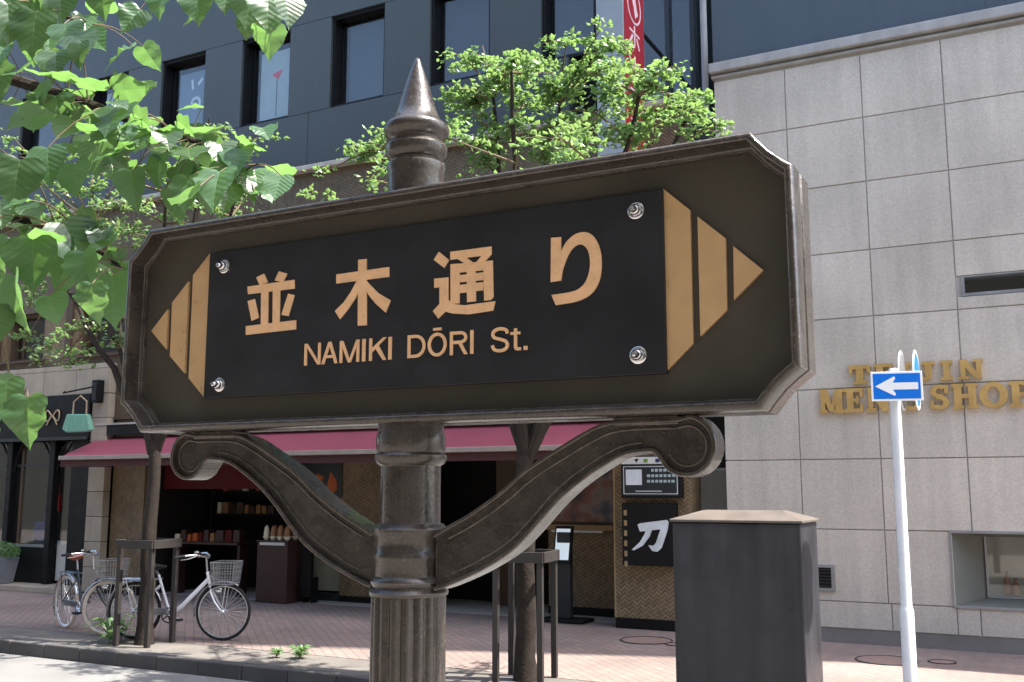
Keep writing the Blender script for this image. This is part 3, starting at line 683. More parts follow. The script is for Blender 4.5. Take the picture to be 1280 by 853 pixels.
# ------------------------------------------------------------------ restaurant things
def lightbox(name, label, x0, x1, z0, z1, y0, y1, face):
    t = thing(name, ((x0 + x1) / 2, y1, z0), label, 'sign')
    B(x0, x1, y0, y1, z0, z1).build('case', 'black_metal', t, .008); face(t); return t
qa = xz(776, 571, 12.45); qb = xz(851, 623, 12.45)
def f1(t):
    B(qa[0] + .01, qb[0] - .01, 12.44, 12.4495, qa[1] - .10, qa[1] - .01).build('header', 'white_board', t)
    polys([[(qa[0] + .19, qa[1] - .035), (qa[0] + .25, qa[1] - .035), (qa[0] + .22, qa[1] - .08)]], 12.435, 12.44).build('mark', 'black_metal', t)
    for k, c in ((.32, 'weed'), (.48, 'deep_blue'), (.56, 'deep_blue'), (.64, 'deep_blue')): B(qa[0] + k, qa[0] + k + .055, 12.435, 12.44, qa[1] - .08, qa[1] - .035).build('mark', c, t)
    B(qa[0] + .02, qb[0] - .02, 12.442, 12.4496, qb[1] + .03, qa[1] - .11).build('face', 'dark_frame', t)
    fr = MB(); x0, x1, z0, z1 = qa[0] + .035, qb[0] - .035, qb[1] + .05, qa[1] - .13
    fr.box(x0, x1, 12.438, 12.442, z0, z0 + .008); fr.box(x0, x1, 12.438, 12.442, z1 - .008, z1); fr.box(x0, x0 + .008, 12.438, 12.442, z0 + .008, z1 - .008); fr.box(x1 - .008, x1, 12.438, 12.442, z0 + .008, z1 - .008); fr.build('border', 'mark_white', t)
    B(qa[0] + .07, qa[0] + .29, 12.436, 12.442, qa[1] - .37, qa[1] - .17).build('white_square', 'mark_white', t)
    for r_, (n0, n1) in enumerate(((.42, .70), (.36, .76), (.36, .72))):
        x = qa[0] + n0
        while x < qa[0] + n1:
            w_ = random.uniform(.03, .045); B(x, x + w_, 12.439, 12.442, qa[1] - .2 - r_ * .07, qa[1] - .165 - r_ * .07).build('character', 'blind_or_backing', t); x += w_ + .018
    B(qa[0] + .2, qb[0] - .25, 12.439, 12.442, qb[1] + .08, qb[1] + .095).build('character', 'blind_or_backing', t)
lightbox('notice_lightbox', 'dark framed notice box with white header above the sword-character sign', qa[0], qb[0], qb[1], qa[1], 12.45, 12.6, f1)
ka = xz(777, 629, 12.45); kb_ = xz(845, 709, 12.45)
def kz(u, v): return xz(660 + u / 3.414, 550 + v / 3.414, 12.445)
def f2(t):
    polys([[kz(*p) for p in ((468, 362), (480, 356), (592, 342), (600, 352), (596, 385), (570, 462), (552, 478), (530, 474), (514, 450), (536, 452), (546, 440), (566, 382), (478, 392))],
           [kz(*p) for p in ((508, 372), (532, 372), (520, 412), (490, 452), (452, 472), (444, 468), (478, 436), (498, 402))]], 12.438, 12.45).build('character', 'mark_white', t)
    for k in range(6): B(ka[0] + .03, ka[0] + .07, 12.444, 12.45, ka[1] - .16 - k * .13, ka[1] - .09 - k * .13).build('small_character', 'tan', t)
lightbox('sword_character_sign', 'black box sign with a brushed white character on the woven pier', ka[0], kb_[0], kb_[1], ka[1], 12.45, 12.6, f2)
# poster
pa = xz(685, 578, 13.5); pb = xz(769, 662, 13.5)
po = thing('wall_poster', ((pa[0] + pb[0]) / 2, 13.55, pb[1]), 'wide dark colourful poster above a ledge on the recessed woven wall', 'poster')
B(pa[0], pb[0], 13.5, 13.55, pb[1], pa[1] + .2).build('frame', 'brown_wood', po)
pm, n, l, b = nodemat('poster_print')
tc = n.new('ShaderNodeNewGeometry'); nz = n.new('ShaderNodeTexNoise'); nz.inputs['Scale'].default_value = 2.6; nz.inputs['Detail'].default_value = 6; nz.inputs['Distortion'].default_value = .2; l.new(tc.outputs['Position'], nz.inputs['Vector'])
cr = n.new('ShaderNodeValToRGB'); l.new(nz.outputs[0], cr.inputs[0])
for i, (p, c) in enumerate(((.3, (34, 32, 46)), (.42, (70, 62, 78)), (.5, (118, 100, 92)), (.57, (116, 62, 50)), (.7, (44, 34, 34)))):
    e = cr.color_ramp.elements[i] if i < 2 else cr.color_ramp.elements.new(p); e.position = p; e.color = lin(c)
l.new(cr.outputs[0], b.inputs['Base Color']); b.inputs['Roughness'].default_value = .3
B(pa[0] + .03, pb[0] - .03, 13.494, 13.4995, pb[1] + .1, pa[1] + .17).build('print', 'poster_print', po)
B(pa[0], pb[0], 13.40, 13.5, pb[1] - .02, pb[1] + .06).build('ledge', 'tan', po, .005); B(pa[0] + .1, pb[0] - .15, 13.39, 13.47, pb[1] - .05, pb[1] - .021).build('lamp_strip', 'white_board', po)
ms = thing('menu_stand', (-6.1, 13.2, 0), 'slim standing menu board with bright tilted screen by the entrance', 'sign stand')
g0 = gd(700, 779); sx, sy = g0.x, g0.y
B(sx - .3, sx + .36, sy - .05, sy + .35, 0.008, .05).build('base', 'black_metal', ms, .01); B(sx - .09, sx + .11, sy + .1, sy + .2, .05, 1.2).build('post', 'dark_frame', ms, .01)
MB().add([(sx - .13, sy + .05, .78), (sx + .13, sy + .05, .78), (sx + .13, sy + .16, 1.28), (sx - .13, sy + .16, 1.28), (sx - .13, sy + .095, .78), (sx + .13, sy + .095, .78), (sx + .13, sy + .205, 1.28), (sx - .13, sy + .205, 1.28)], [(0, 1, 2, 3), (4, 7, 6, 5), (0, 4, 5, 1), (1, 5, 6, 2), (2, 6, 7, 3), (3, 7, 4, 0)]).build('board', 'black_metal', ms)
MB().add([(sx - .105, sy + .052, .83), (sx + .105, sy + .052, .83), (sx + .105, sy + .14, 1.245), (sx - .105, sy + .14, 1.245)], [(0, 1, 2, 3)]).build('screen', 'lit_screen', ms)
# counter with food samples
ct = thing('sample_counter', (-10.7, 12.75, 0), 'dark brown counter box holding food samples at the open shop front', 'counter')
c0 = gd(319, 753); c1 = gd(357, 750)
X0, X1, Yc = c0.x, c0.x + .62, c0.y
B(X0, X1, Yc, Yc + .5, .007, .95).build('body', 'counter_brown', ct, .01); B(X0 + .06, X1 - .06, Yc - .012, Yc, .9, .945).build('price_label', 'white_board', ct)
B(X0 - .01, X1 + .01, Yc - .02, Yc + .51, .951, .975).build('top', 'counter_brown', ct, .004)
for i in range(8):
    x = X0 + .1 + (i % 4) * .14; y = Yc + .1 + (i // 4) * .2
    t = thing('food_sample', (x, y, .976), '%s bowl from the left in the %s row of food samples on the brown counter' % (ORD[i % 4], 'front' if i < 4 else 'back'), 'food sample', 'food samples on the counter', local=True)
    MB().lathe([(.03, 0), (.05, .03), (.055, .06), (.02, .055)], (0, 0, 0), 10).build('bowl', 'cream', t); MB().lathe([(.045, .058), (.045, .12), (.03, .2), (.01, .23)], (0, 0, 0), 8).build('food', random.choice(['food_tan', 'food_tan', 'food_orange', 'cream']), t)
t = thing('price_easel', (X1 + .25, Yc + .3, 0), 'narrow dark easel board standing right of the brown counter', 'easel')
B(X1 + .1, X1 + .32, Yc + .2, Yc + .26, .1, 1.15).build('board', 'black_metal', t); B(X1 + .12, X1 + .3, Yc + .19, Yc + .2, 1.0, 1.12).build('header', 'deep_blue', t)
for s in (.12, .28): B(X1 + s, X1 + s + .03, Yc + .26, Yc + .4, .007, .4).build('leg', 'black_metal', t)
# shelves with goods inside
sh = thing('goods_shelf', (-12.6, 13.8, 0), 'dark shelf stacked with packaged goods inside the restaurant shop', 'shelf')
for z in (.9, 1.35, 1.75): B(-13.5, -11.3, 14.0, 14.5, z - .03, z).build('board', 'interior_dark', sh)
for x in (-13.52, -11.3): B(x, x + .04, 14.0, 14.5, .006, 1.95).build('upright', 'interior_dark', sh)
tbl = thing('display_stand', (-12.8, 13.2, 0), 'low dark stand with bags of goods behind the white bicycle', 'stand')
B(-13.45, -11.9, 12.98, 13.4, .86, .90).build('top', 'counter_brown', tbl)
for x in (-13.4, -12.0): B(x, x + .05, 13.1, 13.3, .006, .86).build('leg', 'counter_brown', tbl)
gm = [('dark brown', 'counter_brown'), ('tan', 'food_tan'), ('deep red', 'interior_red'), ('brown', 'brown_wood'), ('orange', 'food_orange'), ('cream', 'cream'), ('dark', 'interior_dark')]  # mostly dark colours, chosen to stand in for the dim interior
for z, y, x0, x1, lab, nm in ((.9, 13.05, -13.4, -11.95, 'snack packet from the left on the low stand', 'snack_packet'), (1.35, 14.05, -13.4, -11.4, 'goods box from the left on the middle shelf', 'goods_box'), (1.75, 14.05, -13.4, -11.4, 'goods box from the left on the top shelf', 'goods_box')):
    x = x0; q = 0
    while x < x1:
        w_ = random.uniform(.10, .2); h_ = random.uniform(.1, .22); cn, cm = random.choice(gm)
        o = MB().prism([(x, z + .001), (x + w_ - .015, z + .001), (x + w_ - .025, z + h_), (x + .01, z + h_)], y, y + .15).build(nm, cm, bevel=.008)
        tag(o, cn + ' ' + ORD[q] + ' ' + lab, 'packet' if nm == 'snack_packet' else 'box', {.9: 'snack packets on the low stand', 1.35: 'goods on the middle shelf', 1.75: 'goods on the top shelf'}[z]); x += w_ + .01; q += 1
yp = thing('yellow_poster', (-10.4, 13.43, 1.75), 'dark green poster with yellow figure high in the restaurant window', 'poster')
ya = xz(400, 586, 13.38); yb = xz(427, 622, 13.38)
B(ya[0] - .35, yb[0], 13.38, 13.395, yb[1], ya[1] + .1).build('sheet', 'dark_frame', yp)
polys([[xz(*p, 13.37) for p in ((413, 590), (420, 600), (421, 612), (414, 619), (408, 610))], [xz(*p, 13.37) for p in ((395, 592), (404, 596), (402, 606), (396, 610))]], 13.374, 13.38).build('figure', 'food_orange', yp)
# goods in the display window on the right
for i, (x, h, rr, m_) in enumerate(((-.42, .28, .035, 'bottle_amber'), (-.33, .2, .045, 'bottle_amber'), (-.2, .24, .04, 'bottle_navy'))):
    t = thing('bottle', (x, 13.12, .576), ['tall amber bottle by the left edge of the display window', 'short round amber bottle in the display window', 'dark blue bottle next to the mannequin leg'][i], 'bottle', local=True)
    MB().lathe([(rr, 0), (rr, h * .6), (rr * .4, h * .75), (rr * .4, h * .92)], (0, 0, 0), 14).build('body', m_, t, smooth=True); MB().lathe([(rr * .45, h * .92), (rr * .45, h)], (0, 0, 0), 12).build('cap', 'dark_frame', t)
t = thing('display_column', (.1, 13.2, .576), 'dark turned stand with round base in the display window', 'stand', local=True)
MB().lathe([(.16, 0), (.16, .04), (.1, .09), (.1, .14), (.06, .16), (.07, .4), (.12, .62)], (0, 0, 0), 20).build('body', 'dark_frame', t, smooth=True); MB().lathe([(.105, .1), (.108, .12), (.105, .14)], (0, 0, 0), 20).build('ring', 'chrome', t)
simple('display_card', B(-.12, -.06, 13.15, 13.3, .577, 1.1), 'cream', 'upright cream card between bottles and dark stand', 'card')

# ------------------------------------------------------------------ utility cabinet
cb = thing('utility_cabinet', (-2.32, 8.85, 0), 'large dark grey utility cabinet with dusty sloped lid', 'cabinet')
B(-2.865, -1.77, 8.52, 9.2, .1, 1.50).build('body', 'cabinet', cb, .012)
B(-2.84, -1.79, 8.55, 9.18, -.003, .099).build('base', 'kerb', cb)
cx0, cx1, cy0, cy1, cz, ct_ = -2.885, -1.75, 8.50, 9.22, 1.503, 1.60
MB().add([(cx0, cy0, cz), (cx1, cy0, cz), (cx1, cy1, cz), (cx0, cy1, cz), (cx0, cy0, cz + .022), (cx1, cy0, cz + .022), (cx1, cy1, cz + .022), (cx0, cy1, cz + .022), (cx0 + .22, cy0 + .28, ct_), (cx1 - .22, cy0 + .28, ct_), (cx1 - .22, cy1 - .28, ct_), (cx0 + .22, cy1 - .28, ct_)],
         [(0, 3, 2, 1), (0, 1, 5, 4), (1, 2, 6, 5), (2, 3, 7, 6), (3, 0, 4, 7), (4, 5, 9, 8), (5, 6, 10, 9), (6, 7, 11, 10), (7, 4, 8, 11), (8, 9, 10, 11)]).build('lid', 'cabinet_top', cb, .005)
d_ = B(-2.835, -1.80, 8.5165, 8.52, .14, 1.47).build('door', 'cabinet', cb, .0015)
for z in (.3, 1.3): MB().lathe([(.007, -.03), (.007, .03)], (-2.84, 8.515, z), 8).build('hinge', 'cabinet', d_)
MB().lathe([(.018, 0), (.018, -.006), (.012, -.008)], (-1.87, 8.5165, .8), 14, 'Y').build('lock', 'cabinet', d_)

# ------------------------------------------------------------------ road sign on a white pole
rs = thing('road_sign_pole', (-1.0, 8.62, 0), 'white pole with blue one-way arrow plate and round plates', 'road sign')
MB().lathe([(.054, 0), (.054, .84), (.048, .86), (.044, .88), (.042, 2.70), (.044, 2.71), (.044, 2.73), (.03, 2.75)], (-1.0, 8.62, 0), 20).build('pole', 'white_paint', rs, smooth=True)
def plate_pts(pts, th=0.0): return pts
Mr = Matrix.Translation((-.972, 8.55, 2.60)) @ Matrix.Rotation(R(14), 4, 'Z')
pw, ph = .195, .118
MB().box(-pw, pw, -.006, .006, -ph, ph).xf(Mr).build('arrow_plate', 'sign_white', rs, .002)
o = MB().box(-pw + .016, pw - .016, -.0075, -.0062, -ph + .016, ph - .016).xf(Mr).build('blue_field', 'sign_blue', rs)
MB().prism([(-.165, 0), (-.02, .078), (-.008, .066), (-.03, .028), (.16, .028), (.16, -.028), (-.03, -.028), (-.008, -.066), (-.02, -.078)], -.0095, -.0078).xf(Mr).build('arrow', 'sign_white', rs)
for z in (.06, -.06): MB().box(-.06, .06, .006, .03, z - .012, z + .012).xf(Mr).build('clamp', 'galvanised', rs)
for x, nm in ((at(1128, 476, 8.93).x, 'back'), (at(1146, 476, 8.93).x, 'front')):
    d_ = MB().lathe([(.25, -.004), (.252, 0), (.25, .004)], (x, 8.93, 2.68), 40, 'X').build('round_plate', 'sign_white', rs, smooth=True)
    if nm == 'front': MB().lathe([(.222, .0042), (.222, .006)], (x, 8.93, 2.68), 40, 'X').build('blue_field', 'sign_blue', d_)
    else: MB().lathe([(.235, .0042), (.235, .006)], (x, 8.93, 2.68), 40, 'X').build('plate_back', 'galvanised', d_)
for z in (2.56, 2.66): B(-1.0, -.84, 8.91, 8.94, z, z + .025).build('clamp', 'galvanised', rs); B(-1.01, -.985, 8.66, 8.94, z + .001, z + .024).build('clamp', 'galvanised', rs)

# ------------------------------------------------------------------ manhole covers
for i, (px, py, r_, lab) in enumerate(((808, 801, .3, 'round manhole cover in the pavement left of the grey cabinet'), (1108, 826, .3, 'round manhole cover in the pavement right of the grey cabinet'), (1178, 828, .13, 'small round valve cover beside the white pole'), (845, 806, .12, 'small round valve cover close to the grey cabinet'))):
    p = gd(px, py); t = thing('manhole_cover', (p.x, p.y, 0), lab, 'manhole cover', 'pavement covers', local=True)
    MB().lathe([(r_, 0.001), (r_, .004)], (0, 0, 0), 32).build('cover', 'manhole', t); MB().torus((0, 0, .006), r_ * 1.02, .011, 36, 6, 'Z', .4).build('rim', 'dark_frame', t)

# ------------------------------------------------------------------ bicycles
def wheel2(parent, cx, tyre_m, Mx, r=.335):
    rim = MB().torus((cx, 0, r), r - .035, .011, 44, 8, 'Y').xf(Mx).build('wheel', 'alloy', parent, smooth=True)
    MB().torus((cx, 0, r), r - .017, .019, 44, 8, 'Y').xf(Mx).build('tyre', tyre_m, rim, smooth=True)
    sp = MB()
    for i in range(32):
        a = 2 * math.pi * i / 32; a2 = a + (.5 if i % 4 < 2 else -.5); s = .03 if i % 2 else -.03
        sp.tube([(cx + .022 * math.cos(a2), s, r + .022 * math.sin(a2)), (cx + (r - .04) * math.cos(a), 0, r + (r - .04) * math.sin(a))], .0022, 4)
    sp.xf(Mx).build('spokes', 'alloy', rim)
    MB().lathe([(.012, -.055), (.03, -.04), (.02, -.03), (.02, .03), (.03, .04), (.012, .055)], (cx, 0, r), 12, 'Y').xf(Mx).build('hub', 'alloy', rim)
def bicycle(name, label, pf, pr, frame_m, saddle_m, tyre_m, steer, saddle_z, guard_m):
    mid = (pf + pr) / 2; d = pf - pr
    t = thing(name, (mid.x, mid.y, 0), label, 'bicycle', None, math.atan2(d.y, d.x), local=True)
    I = Matrix.Identity(4); hx = .46
    F = Matrix.Translation((hx, 0, 0)) @ Matrix.Rotation(steer, 4, 'Z') @ Matrix.Translation((-hx, 0, 0))
    r = .335; rx, fx = -.55, .56
    wheel2(t, rx, tyre_m, I); wheel2(t, fx, tyre_m, F)
    fm = MB()
    fm.tube([(-.10, 0, .29), (.05, 0, .40), (.37, 0, .72)], [.022, .028, .026], 10)
    fm.tube([(-.10, 0, .29), (-.27, 0, .76)], .017, 10)
    for s in (-.055, .055):
        fm.tube([(-.11, s * .6, .29), (rx, s, r)], .010, 8); fm.tube([(-.23, s * .5, .64), (rx, s, r)], .009, 8)
    fm.tube([(.395, 0, .60), (.345, 0, .80)], .021, 10)
    fm.build('frame', frame_m, t, smooth=True)
    fk = MB()
    for s in (-.05, .05): fk.tube([(.40, 0, .60), (.41, s, .57), (.47, s, .45), (fx, s, r)], [.014, .014, .011, .009], 8)
    fk.xf(F).build('fork', frame_m, t, smooth=True)
    hb_ = MB(); hb_.tube([(.345, 0, .80), (.325, 0, .97)], .012, 8)
    hb_.tube([(.16, -.27, 1.0), (.26, -.2, 1.01), (.34, -.08, .98), (.35, 0, .965), (.34, .08, .98), (.26, .2, 1.01), (.16, .27, 1.0)], .011, 8)
    h_ = hb_.xf(F).build('handlebar', 'alloy', t, smooth=True)
    for s in (-1, 1):
        MB().tube([(.17, s * .265, 1.0), (.06, s * .30, .985)], .017, 8).xf(F).build('grip', 'saddle_black', h_)
        MB().tube([(.28, s * .2, .995), (.2, s * .25, .965), (.12, s * .28, .955)], .006, 6).xf(F).build('brake_lever', 'alloy', h_)
    MB().lathe([(.005, 0), (.026, .005), (.026, .02), (.005, .03)], (.27, -.17, 1.03), 12).xf(F).build('bell', 'chrome', h_)
    sa = MB(); sa.lathe([(.02, -.14), (.05, -.12), (.088, -.05), (.09, -.02), (.05, .06), (.03, .13), (.01, .15)], (0, 0, 0), 14, 'X'); sa.v = [(p[0], p[1], p[2] * .42 if p[2] > 0 else p[2] * .7) for p in sa.v]
    so = sa.xf(Matrix.Translation((-.32, 0, saddle_z))).build('saddle', saddle_m, t, smooth=True)
    MB().tube([(-.265, 0, .74), (-.31, 0, saddle_z - .02)], .013, 8).build('seat_post', 'alloy', t)
    # mudguards
    for c, M_, a0, a1 in ((rx, I, 20, 215), (fx, F, 60, 190)):
        g = MB(); k = 22; vs = []; fs = []
        for i in range(k + 1):
            a = R(a0 + (a1 - a0) * i / k)
            for s, rr in ((-.028, .352), (-.015, .362), (.015, .362), (.028, .352)): vs.append((c + rr * math.cos(a), s, r + rr * math.sin(a)))
        for i in range(k):
            for j in range(3): fs.append((i * 4 + j, i * 4 + j + 1, i * 4 + j + 5, i * 4 + j + 4))
        g.add(vs, fs).xf(M_).build('mudguard', guard_m, t, smooth=True)
    cr_ = MB(); cr_.torus((-.10, -.05, .29), .085, .008, 28, 6, 'Y'); 
    for i in range(5):
        a = 2 * math.pi * i / 5; cr_.tube([(-.10, -.05, .29), (-.10 + .085 * math.cos(a), -.05, .29 + .085 * math.sin(a))], .009, 5)
    co = cr_.build('chainring', 'bike_dark' if frame_m == 'bike_white' else 'alloy', t)
    for s, a in ((-1, R(-15)), (1, R(165))):
        ex, ez = -.10 + .165 * math.cos(a), .29 + .165 * math.sin(a)
        MB().tube([(-.10, s * .06, .29), (ex, s * .075, ez)], .011, 6).build('crank', 'alloy', t)
        B(ex - .045, ex + .045, min(s * .08, s * .17), max(s * .08, s * .17), ez - .012, ez + .012).build('pedal', 'tyre', t, .004)
    B(-.50, -.12, -.058, -.045, .30, .375).build('chain_case', 'bike_dark' if frame_m != 'bike_white' else 'galvanised', t, .01)
    # carrier, stand
    ca = MB()
    for s in (-.05, .05): ca.tube([(-.24, s, .71), (-.72, s, .71)], .006, 6); ca.tube([(-.66, s, .71), (rx, s * 1.2, r)], .006, 6)
    for x in (-.32, -.45, -.58, -.72): ca.tube([(x, -.05, .71), (x, .05, .71)], .005, 6)
    ca.build('carrier', 'alloy' if frame_m == 'bike_white' else 'bike_dark', t)
    st = MB()
    st.tube([(rx, -.07, r), (rx - .05, -.15, .012)], .009, 6); st.build('stand', 'alloy', t)
    # wire basket
    bk_ = MB(); x0, x1, y0, y1, z0, z1 = .44, .72, -.17, .17, .66, .92; tx = .04
    def lo(x, y): return (x0 + (x - x0) * .85 + .02, y * .82, z0)
    for zf in (0, .25, .5, .75, 1):
        z = z0 + (z1 - z0) * zf; k = .82 + .18 * zf; xa, xb = x0 + .02 * (1 - zf), x0 + .02 * (1 - zf) + (x1 - x0) * (.85 + .15 * zf)
        bk_.tube([(xa, y0 * k, z), (xb, y0 * k, z), (xb, y1 * k, z), (xa, y1 * k, z)], .0042 if zf < 1 else .007, 5, True)
    nx, ny = 8, 9
    for i in range(nx + 1):
        x = x0 + (x1 - x0) * i / nx
        for y in (y0, y1): bk_.tube([lo(x, y), (x, y, z1)], .0034, 4)
        bk_.tube([lo(x, y0), lo(x, y1)], .003, 4)
    for i in range(1, ny):
        y = y0 + (y1 - y0) * i / ny
        for x in (x0, x1): bk_.tube([lo(x, y), (x, y, z1)], .0034, 4)
        bk_.tube([lo(x0, y), lo(x1, y)], .003, 4)
    bk_.xf(F).build('basket', 'galvanised', t)
    bs = MB(); bs.tube([(.45, -.06, .66), (.44, -.02, .72), (.36, 0, .78)], .008, 6); 
    for s in (-.06, .06): bs.tube([(.6, s, .66), (fx, s, r)], .005, 6)
    bs.xf(F).build('basket_stay', 'alloy', t)
    MB().lathe([(.02, -.05), (.035, -.01), (.038, .03), (.03, .04)], (.50, 0, .585), 14, 'X').xf(F).build('headlamp', 'chrome', t, smooth=True)
    return t
bicycle('bicycle', 'white city bicycle with wire basket parked behind the tree guard', gd(278, 801), gd(165, 799), 'bike_white', 'saddle_black', 'tyre', R(3), .86, 'alloy')
bicycle('bicycle', 'dark bicycle with brown saddle and cream tyres, turned front wheel', gd(130, 796), gd(80, 785), 'bike_dark', 'saddle_brown', 'tyre_white', R(42), .93, 'alloy')

# ------------------------------------------------------------------ trees
def bez(p0, p1, p2, k=8): return [p0 * (1 - t) ** 2 + p1 * 2 * t * (1 - t) + p2 * t * t for t in [i / k for i in range(k + 1)]]
def street_tree(name, label, base, fork_z, r0, limbs, clusters, nleaf, leafsz):
    t = thing(name, (base.x, base.y, 0), label, 'tree', 'linden trees along the street')
    b0 = Vector((base.x, base.y, -.01)); fk = Vector((base.x + random.uniform(-.05, .05), base.y, fork_z))
    k = 10; pts = [b0.lerp(fk, i / k) + Vector((random.uniform(-.012, .012), random.uniform(-.012, .012), 0)) for i in range(k + 1)]
    MB().tube(pts, [r0 * (1.25 if i == 0 else 1 - .03 * i) for i in range(k + 1)], 12).build('trunk', 'bark', t, smooth=True)
    ends = []
    for e in limbs:
        e = Vector(e); mid = fk.lerp(e, .45) + Vector((0, 0, -.15)) + Vector((random.uniform(-.1, .1), random.uniform(-.1, .1), .1))
        pl = bez(fk - Vector((0, 0, .12)), mid, e, 9); pl = [p + Vector((random.uniform(-.02, .02),) * 3) for p in pl]
        MB().tube(pl, [r0 * .62 * (1 - .75 * i / 9) for i in range(10)], 8).build('limb', 'bark', t, smooth=True)
        ends += pl[3:]
    tw = MB(); lf = MB()
    for c, sp, w in clusters:
        c = Vector(c); near = min(ends, key=lambda p: (p - c).length + .3 * abs(p.z - c.z + .3))
        mid = near.lerp(c, .5) + Vector((0, 0, random.uniform(-.05, .15)))
        br = bez(near, mid, c, 5); tw.tube(br, [.017, .015, .012, .010, .008, .005], 5)
        n_ = int(nleaf * w)
        ns = max(5, n_ // 22)
        for q in range(ns):
            a = random.uniform(0, 2 * math.pi); L = sp * random.uniform(.45, 1.1)
            s0 = br[random.choice((2, 3, 4, 5))]; e = s0 + Vector((math.cos(a) * L, math.sin(a) * L, random.uniform(-.12, .30) * sp))
            m_ = s0.lerp(e, .5) + Vector((0, 0, .06)); tq = bez(s0, m_, e, 4); tw.tube(tq, [.007, .006, .005, .004, .002], 4)
            for j in range(n_ // ns):
                p = tq[0].lerp(tq[-1], 0) if False else None
                u = random.uniform(.2, 1.05); i0 = min(3, int(u * 4)); p = tq[i0].lerp(tq[i0 + 1], min(1.1, u * 4 - i0))
                p = p + Vector((random.gauss(0, .055), random.gauss(0, .055), random.gauss(-.02, .035)))
                nd = Vector((random.gauss(0, .6), random.gauss(0, .6), 1)); s = leafsz * random.uniform(.6, 1.15)
                leafquads(lf, p, 1, nd, s, s * .75)
    tag(tw.build('twigs', 'twig', t), kind='stuff'); tag(lf.build('foliage', 'leaf_far', t), kind='stuff')
    return t
T2 = gd(657, 850); T1 = gd(180, 805)
random.seed(21)
def cl(px, py, Y, sp, w): return (at(px, py, Y), sp, w)
lim2 = [at(618, 120, 8.9), at(700, 130, 9.3), at(800, 120, 8.6), at(500, 180, 9.0), at(860, 140, 9.4), at(640, 90, 8.2)]
cl2 = []
for px, py, Y in ((590, 75, 8.8), (575, 115, 8.4), (640, 110, 9.2), (600, 150, 8.6), (660, 75, 9.0), (690, 95, 8.6), (745, 60, 9.0), (730, 95, 8.5), (770, 85, 9.2), (560, 165, 9.3), (640, 165, 8.4), (700, 150, 9.2), (740, 140, 8.7), (790, 130, 9.1), (830, 115, 8.8), (850, 150, 9.3), (880, 140, 8.7), (905, 150, 9.0), (800, 165, 8.6), (450, 200, 9.2), (425, 215, 8.8), (470, 185, 8.9), (520, 190, 9.0), (600, 205, 9.0), (680, 195, 8.8), (760, 180, 9.0), (830, 95, 8.6), (720, 185, 8.2), (600, 55, 9.0), (650, 58, 8.7), (700, 58, 9.1), (750, 40, 8.8), (775, 60, 8.9), (675, 110, 8.9), (655, 135, 8.7), (690, 130, 9.4), (715, 115, 8.9), (625, 85, 8.6), (760, 110, 8.7), (580, 140, 9.0), (620, 185, 8.9), (660, 185, 9.2), (545, 130, 8.8), (810, 145, 8.9), (865, 120, 9.0), (780, 100, 9.3)):
    cl2.append(cl(px + random.uniform(-8, 8), py + random.uniform(-6, 6), Y, random.uniform(.22, .34), 1))
for k in range(14):
    cl2.append((Vector((T2.x + random.uniform(-2.0, 2.0), T2.y + random.uniform(-1.8, 1.6), random.uniform(4.2, 5.1))), .4, 1))
street_tree('linden_tree', 'linden tree in a guard left of the grey cabinet, crown above the name sign', T2, 2.15, .105, lim2, cl2, 130, .080)
lim1 = [at(135, 400, 8.6), at(120, 280, 9.2), at(210, 240, 8.9), at(260, 150, 9.0), at(60, 330, 8.5), at(300, 230, 8.6)]
cl1 = []
for px, py, Y in ((40, 445, 8.6), (125, 415, 8.9), (70, 455, 9.0), (20, 430, 9.2), (140, 430, 8.5), (30, 300, 9.3), (80, 270, 8.6), (150, 250, 9.0), (170, 290, 8.4), (110, 215, 9.2), (200, 230, 8.8), (250, 215, 9.1), (60, 200, 8.8), (270, 250, 8.7), (15, 250, 9.0), (15, 170, 8.9), (310, 250, 9.0), (45, 385, 9.1), (150, 350, 8.9)):
    cl1.append(cl(px + random.uniform(-10, 10), py + random.uniform(-8, 8), Y, random.uniform(.24, .38), .75))
for k in range(22):
    cl1.append((Vector((T1.x + random.uniform(-2.4, 1.2), T1.y + random.uniform(-1.6, 1.6), random.uniform(4.5, 6.6))), .45, .9))
street_tree('linden_tree', 'linden tree in a guard among the parked bicycles', T1, 2.35, .095, lim1, cl1, 120, .084)

def tree_guard(base, label, w):
    t = thing('tree_guard', (base.x, base.y, 0), label, 'tree guard', 'steel guards round the street trees', local=True)
    for a in (45, 135, 225, 315):
        x, y = w * math.cos(R(a)), w * math.sin(R(a)); MB().box(x - .028, x + .028, y - .028, y + .028, -.004, 1.16).build('post', 'guard_steel', t, .005)
    fr = MB(); k = w * .7071 + .04
    fr.box(-k, k, -k - .012, -k + .012, 1.10, 1.20); fr.box(-k, k, k - .012, k + .012, 1.10, 1.20); fr.box(-k - .012, -k + .012, -k + .012, k - .012, 1.10, 1.20); fr.box(k - .012, k + .012, -k + .012, k - .012, 1.10, 1.20)
    fr.build('top_band', 'guard_steel', t, .004)
    rg = MB()
    for s in (-1, 1): rg.box(-.03, .03, min(s * .1, s * k), max(s * .1, s * k), 1.13, 1.16)
    rg.build('strut', 'guard_steel', t)
    t.rotation_euler = (0, 0, R(8)); return t
tree_guard(T1, 'dark steel tree guard in front of the white bicycle', .31)
tree_guard(T2, 'dark steel tree guard left of the grey cabinet', .31)

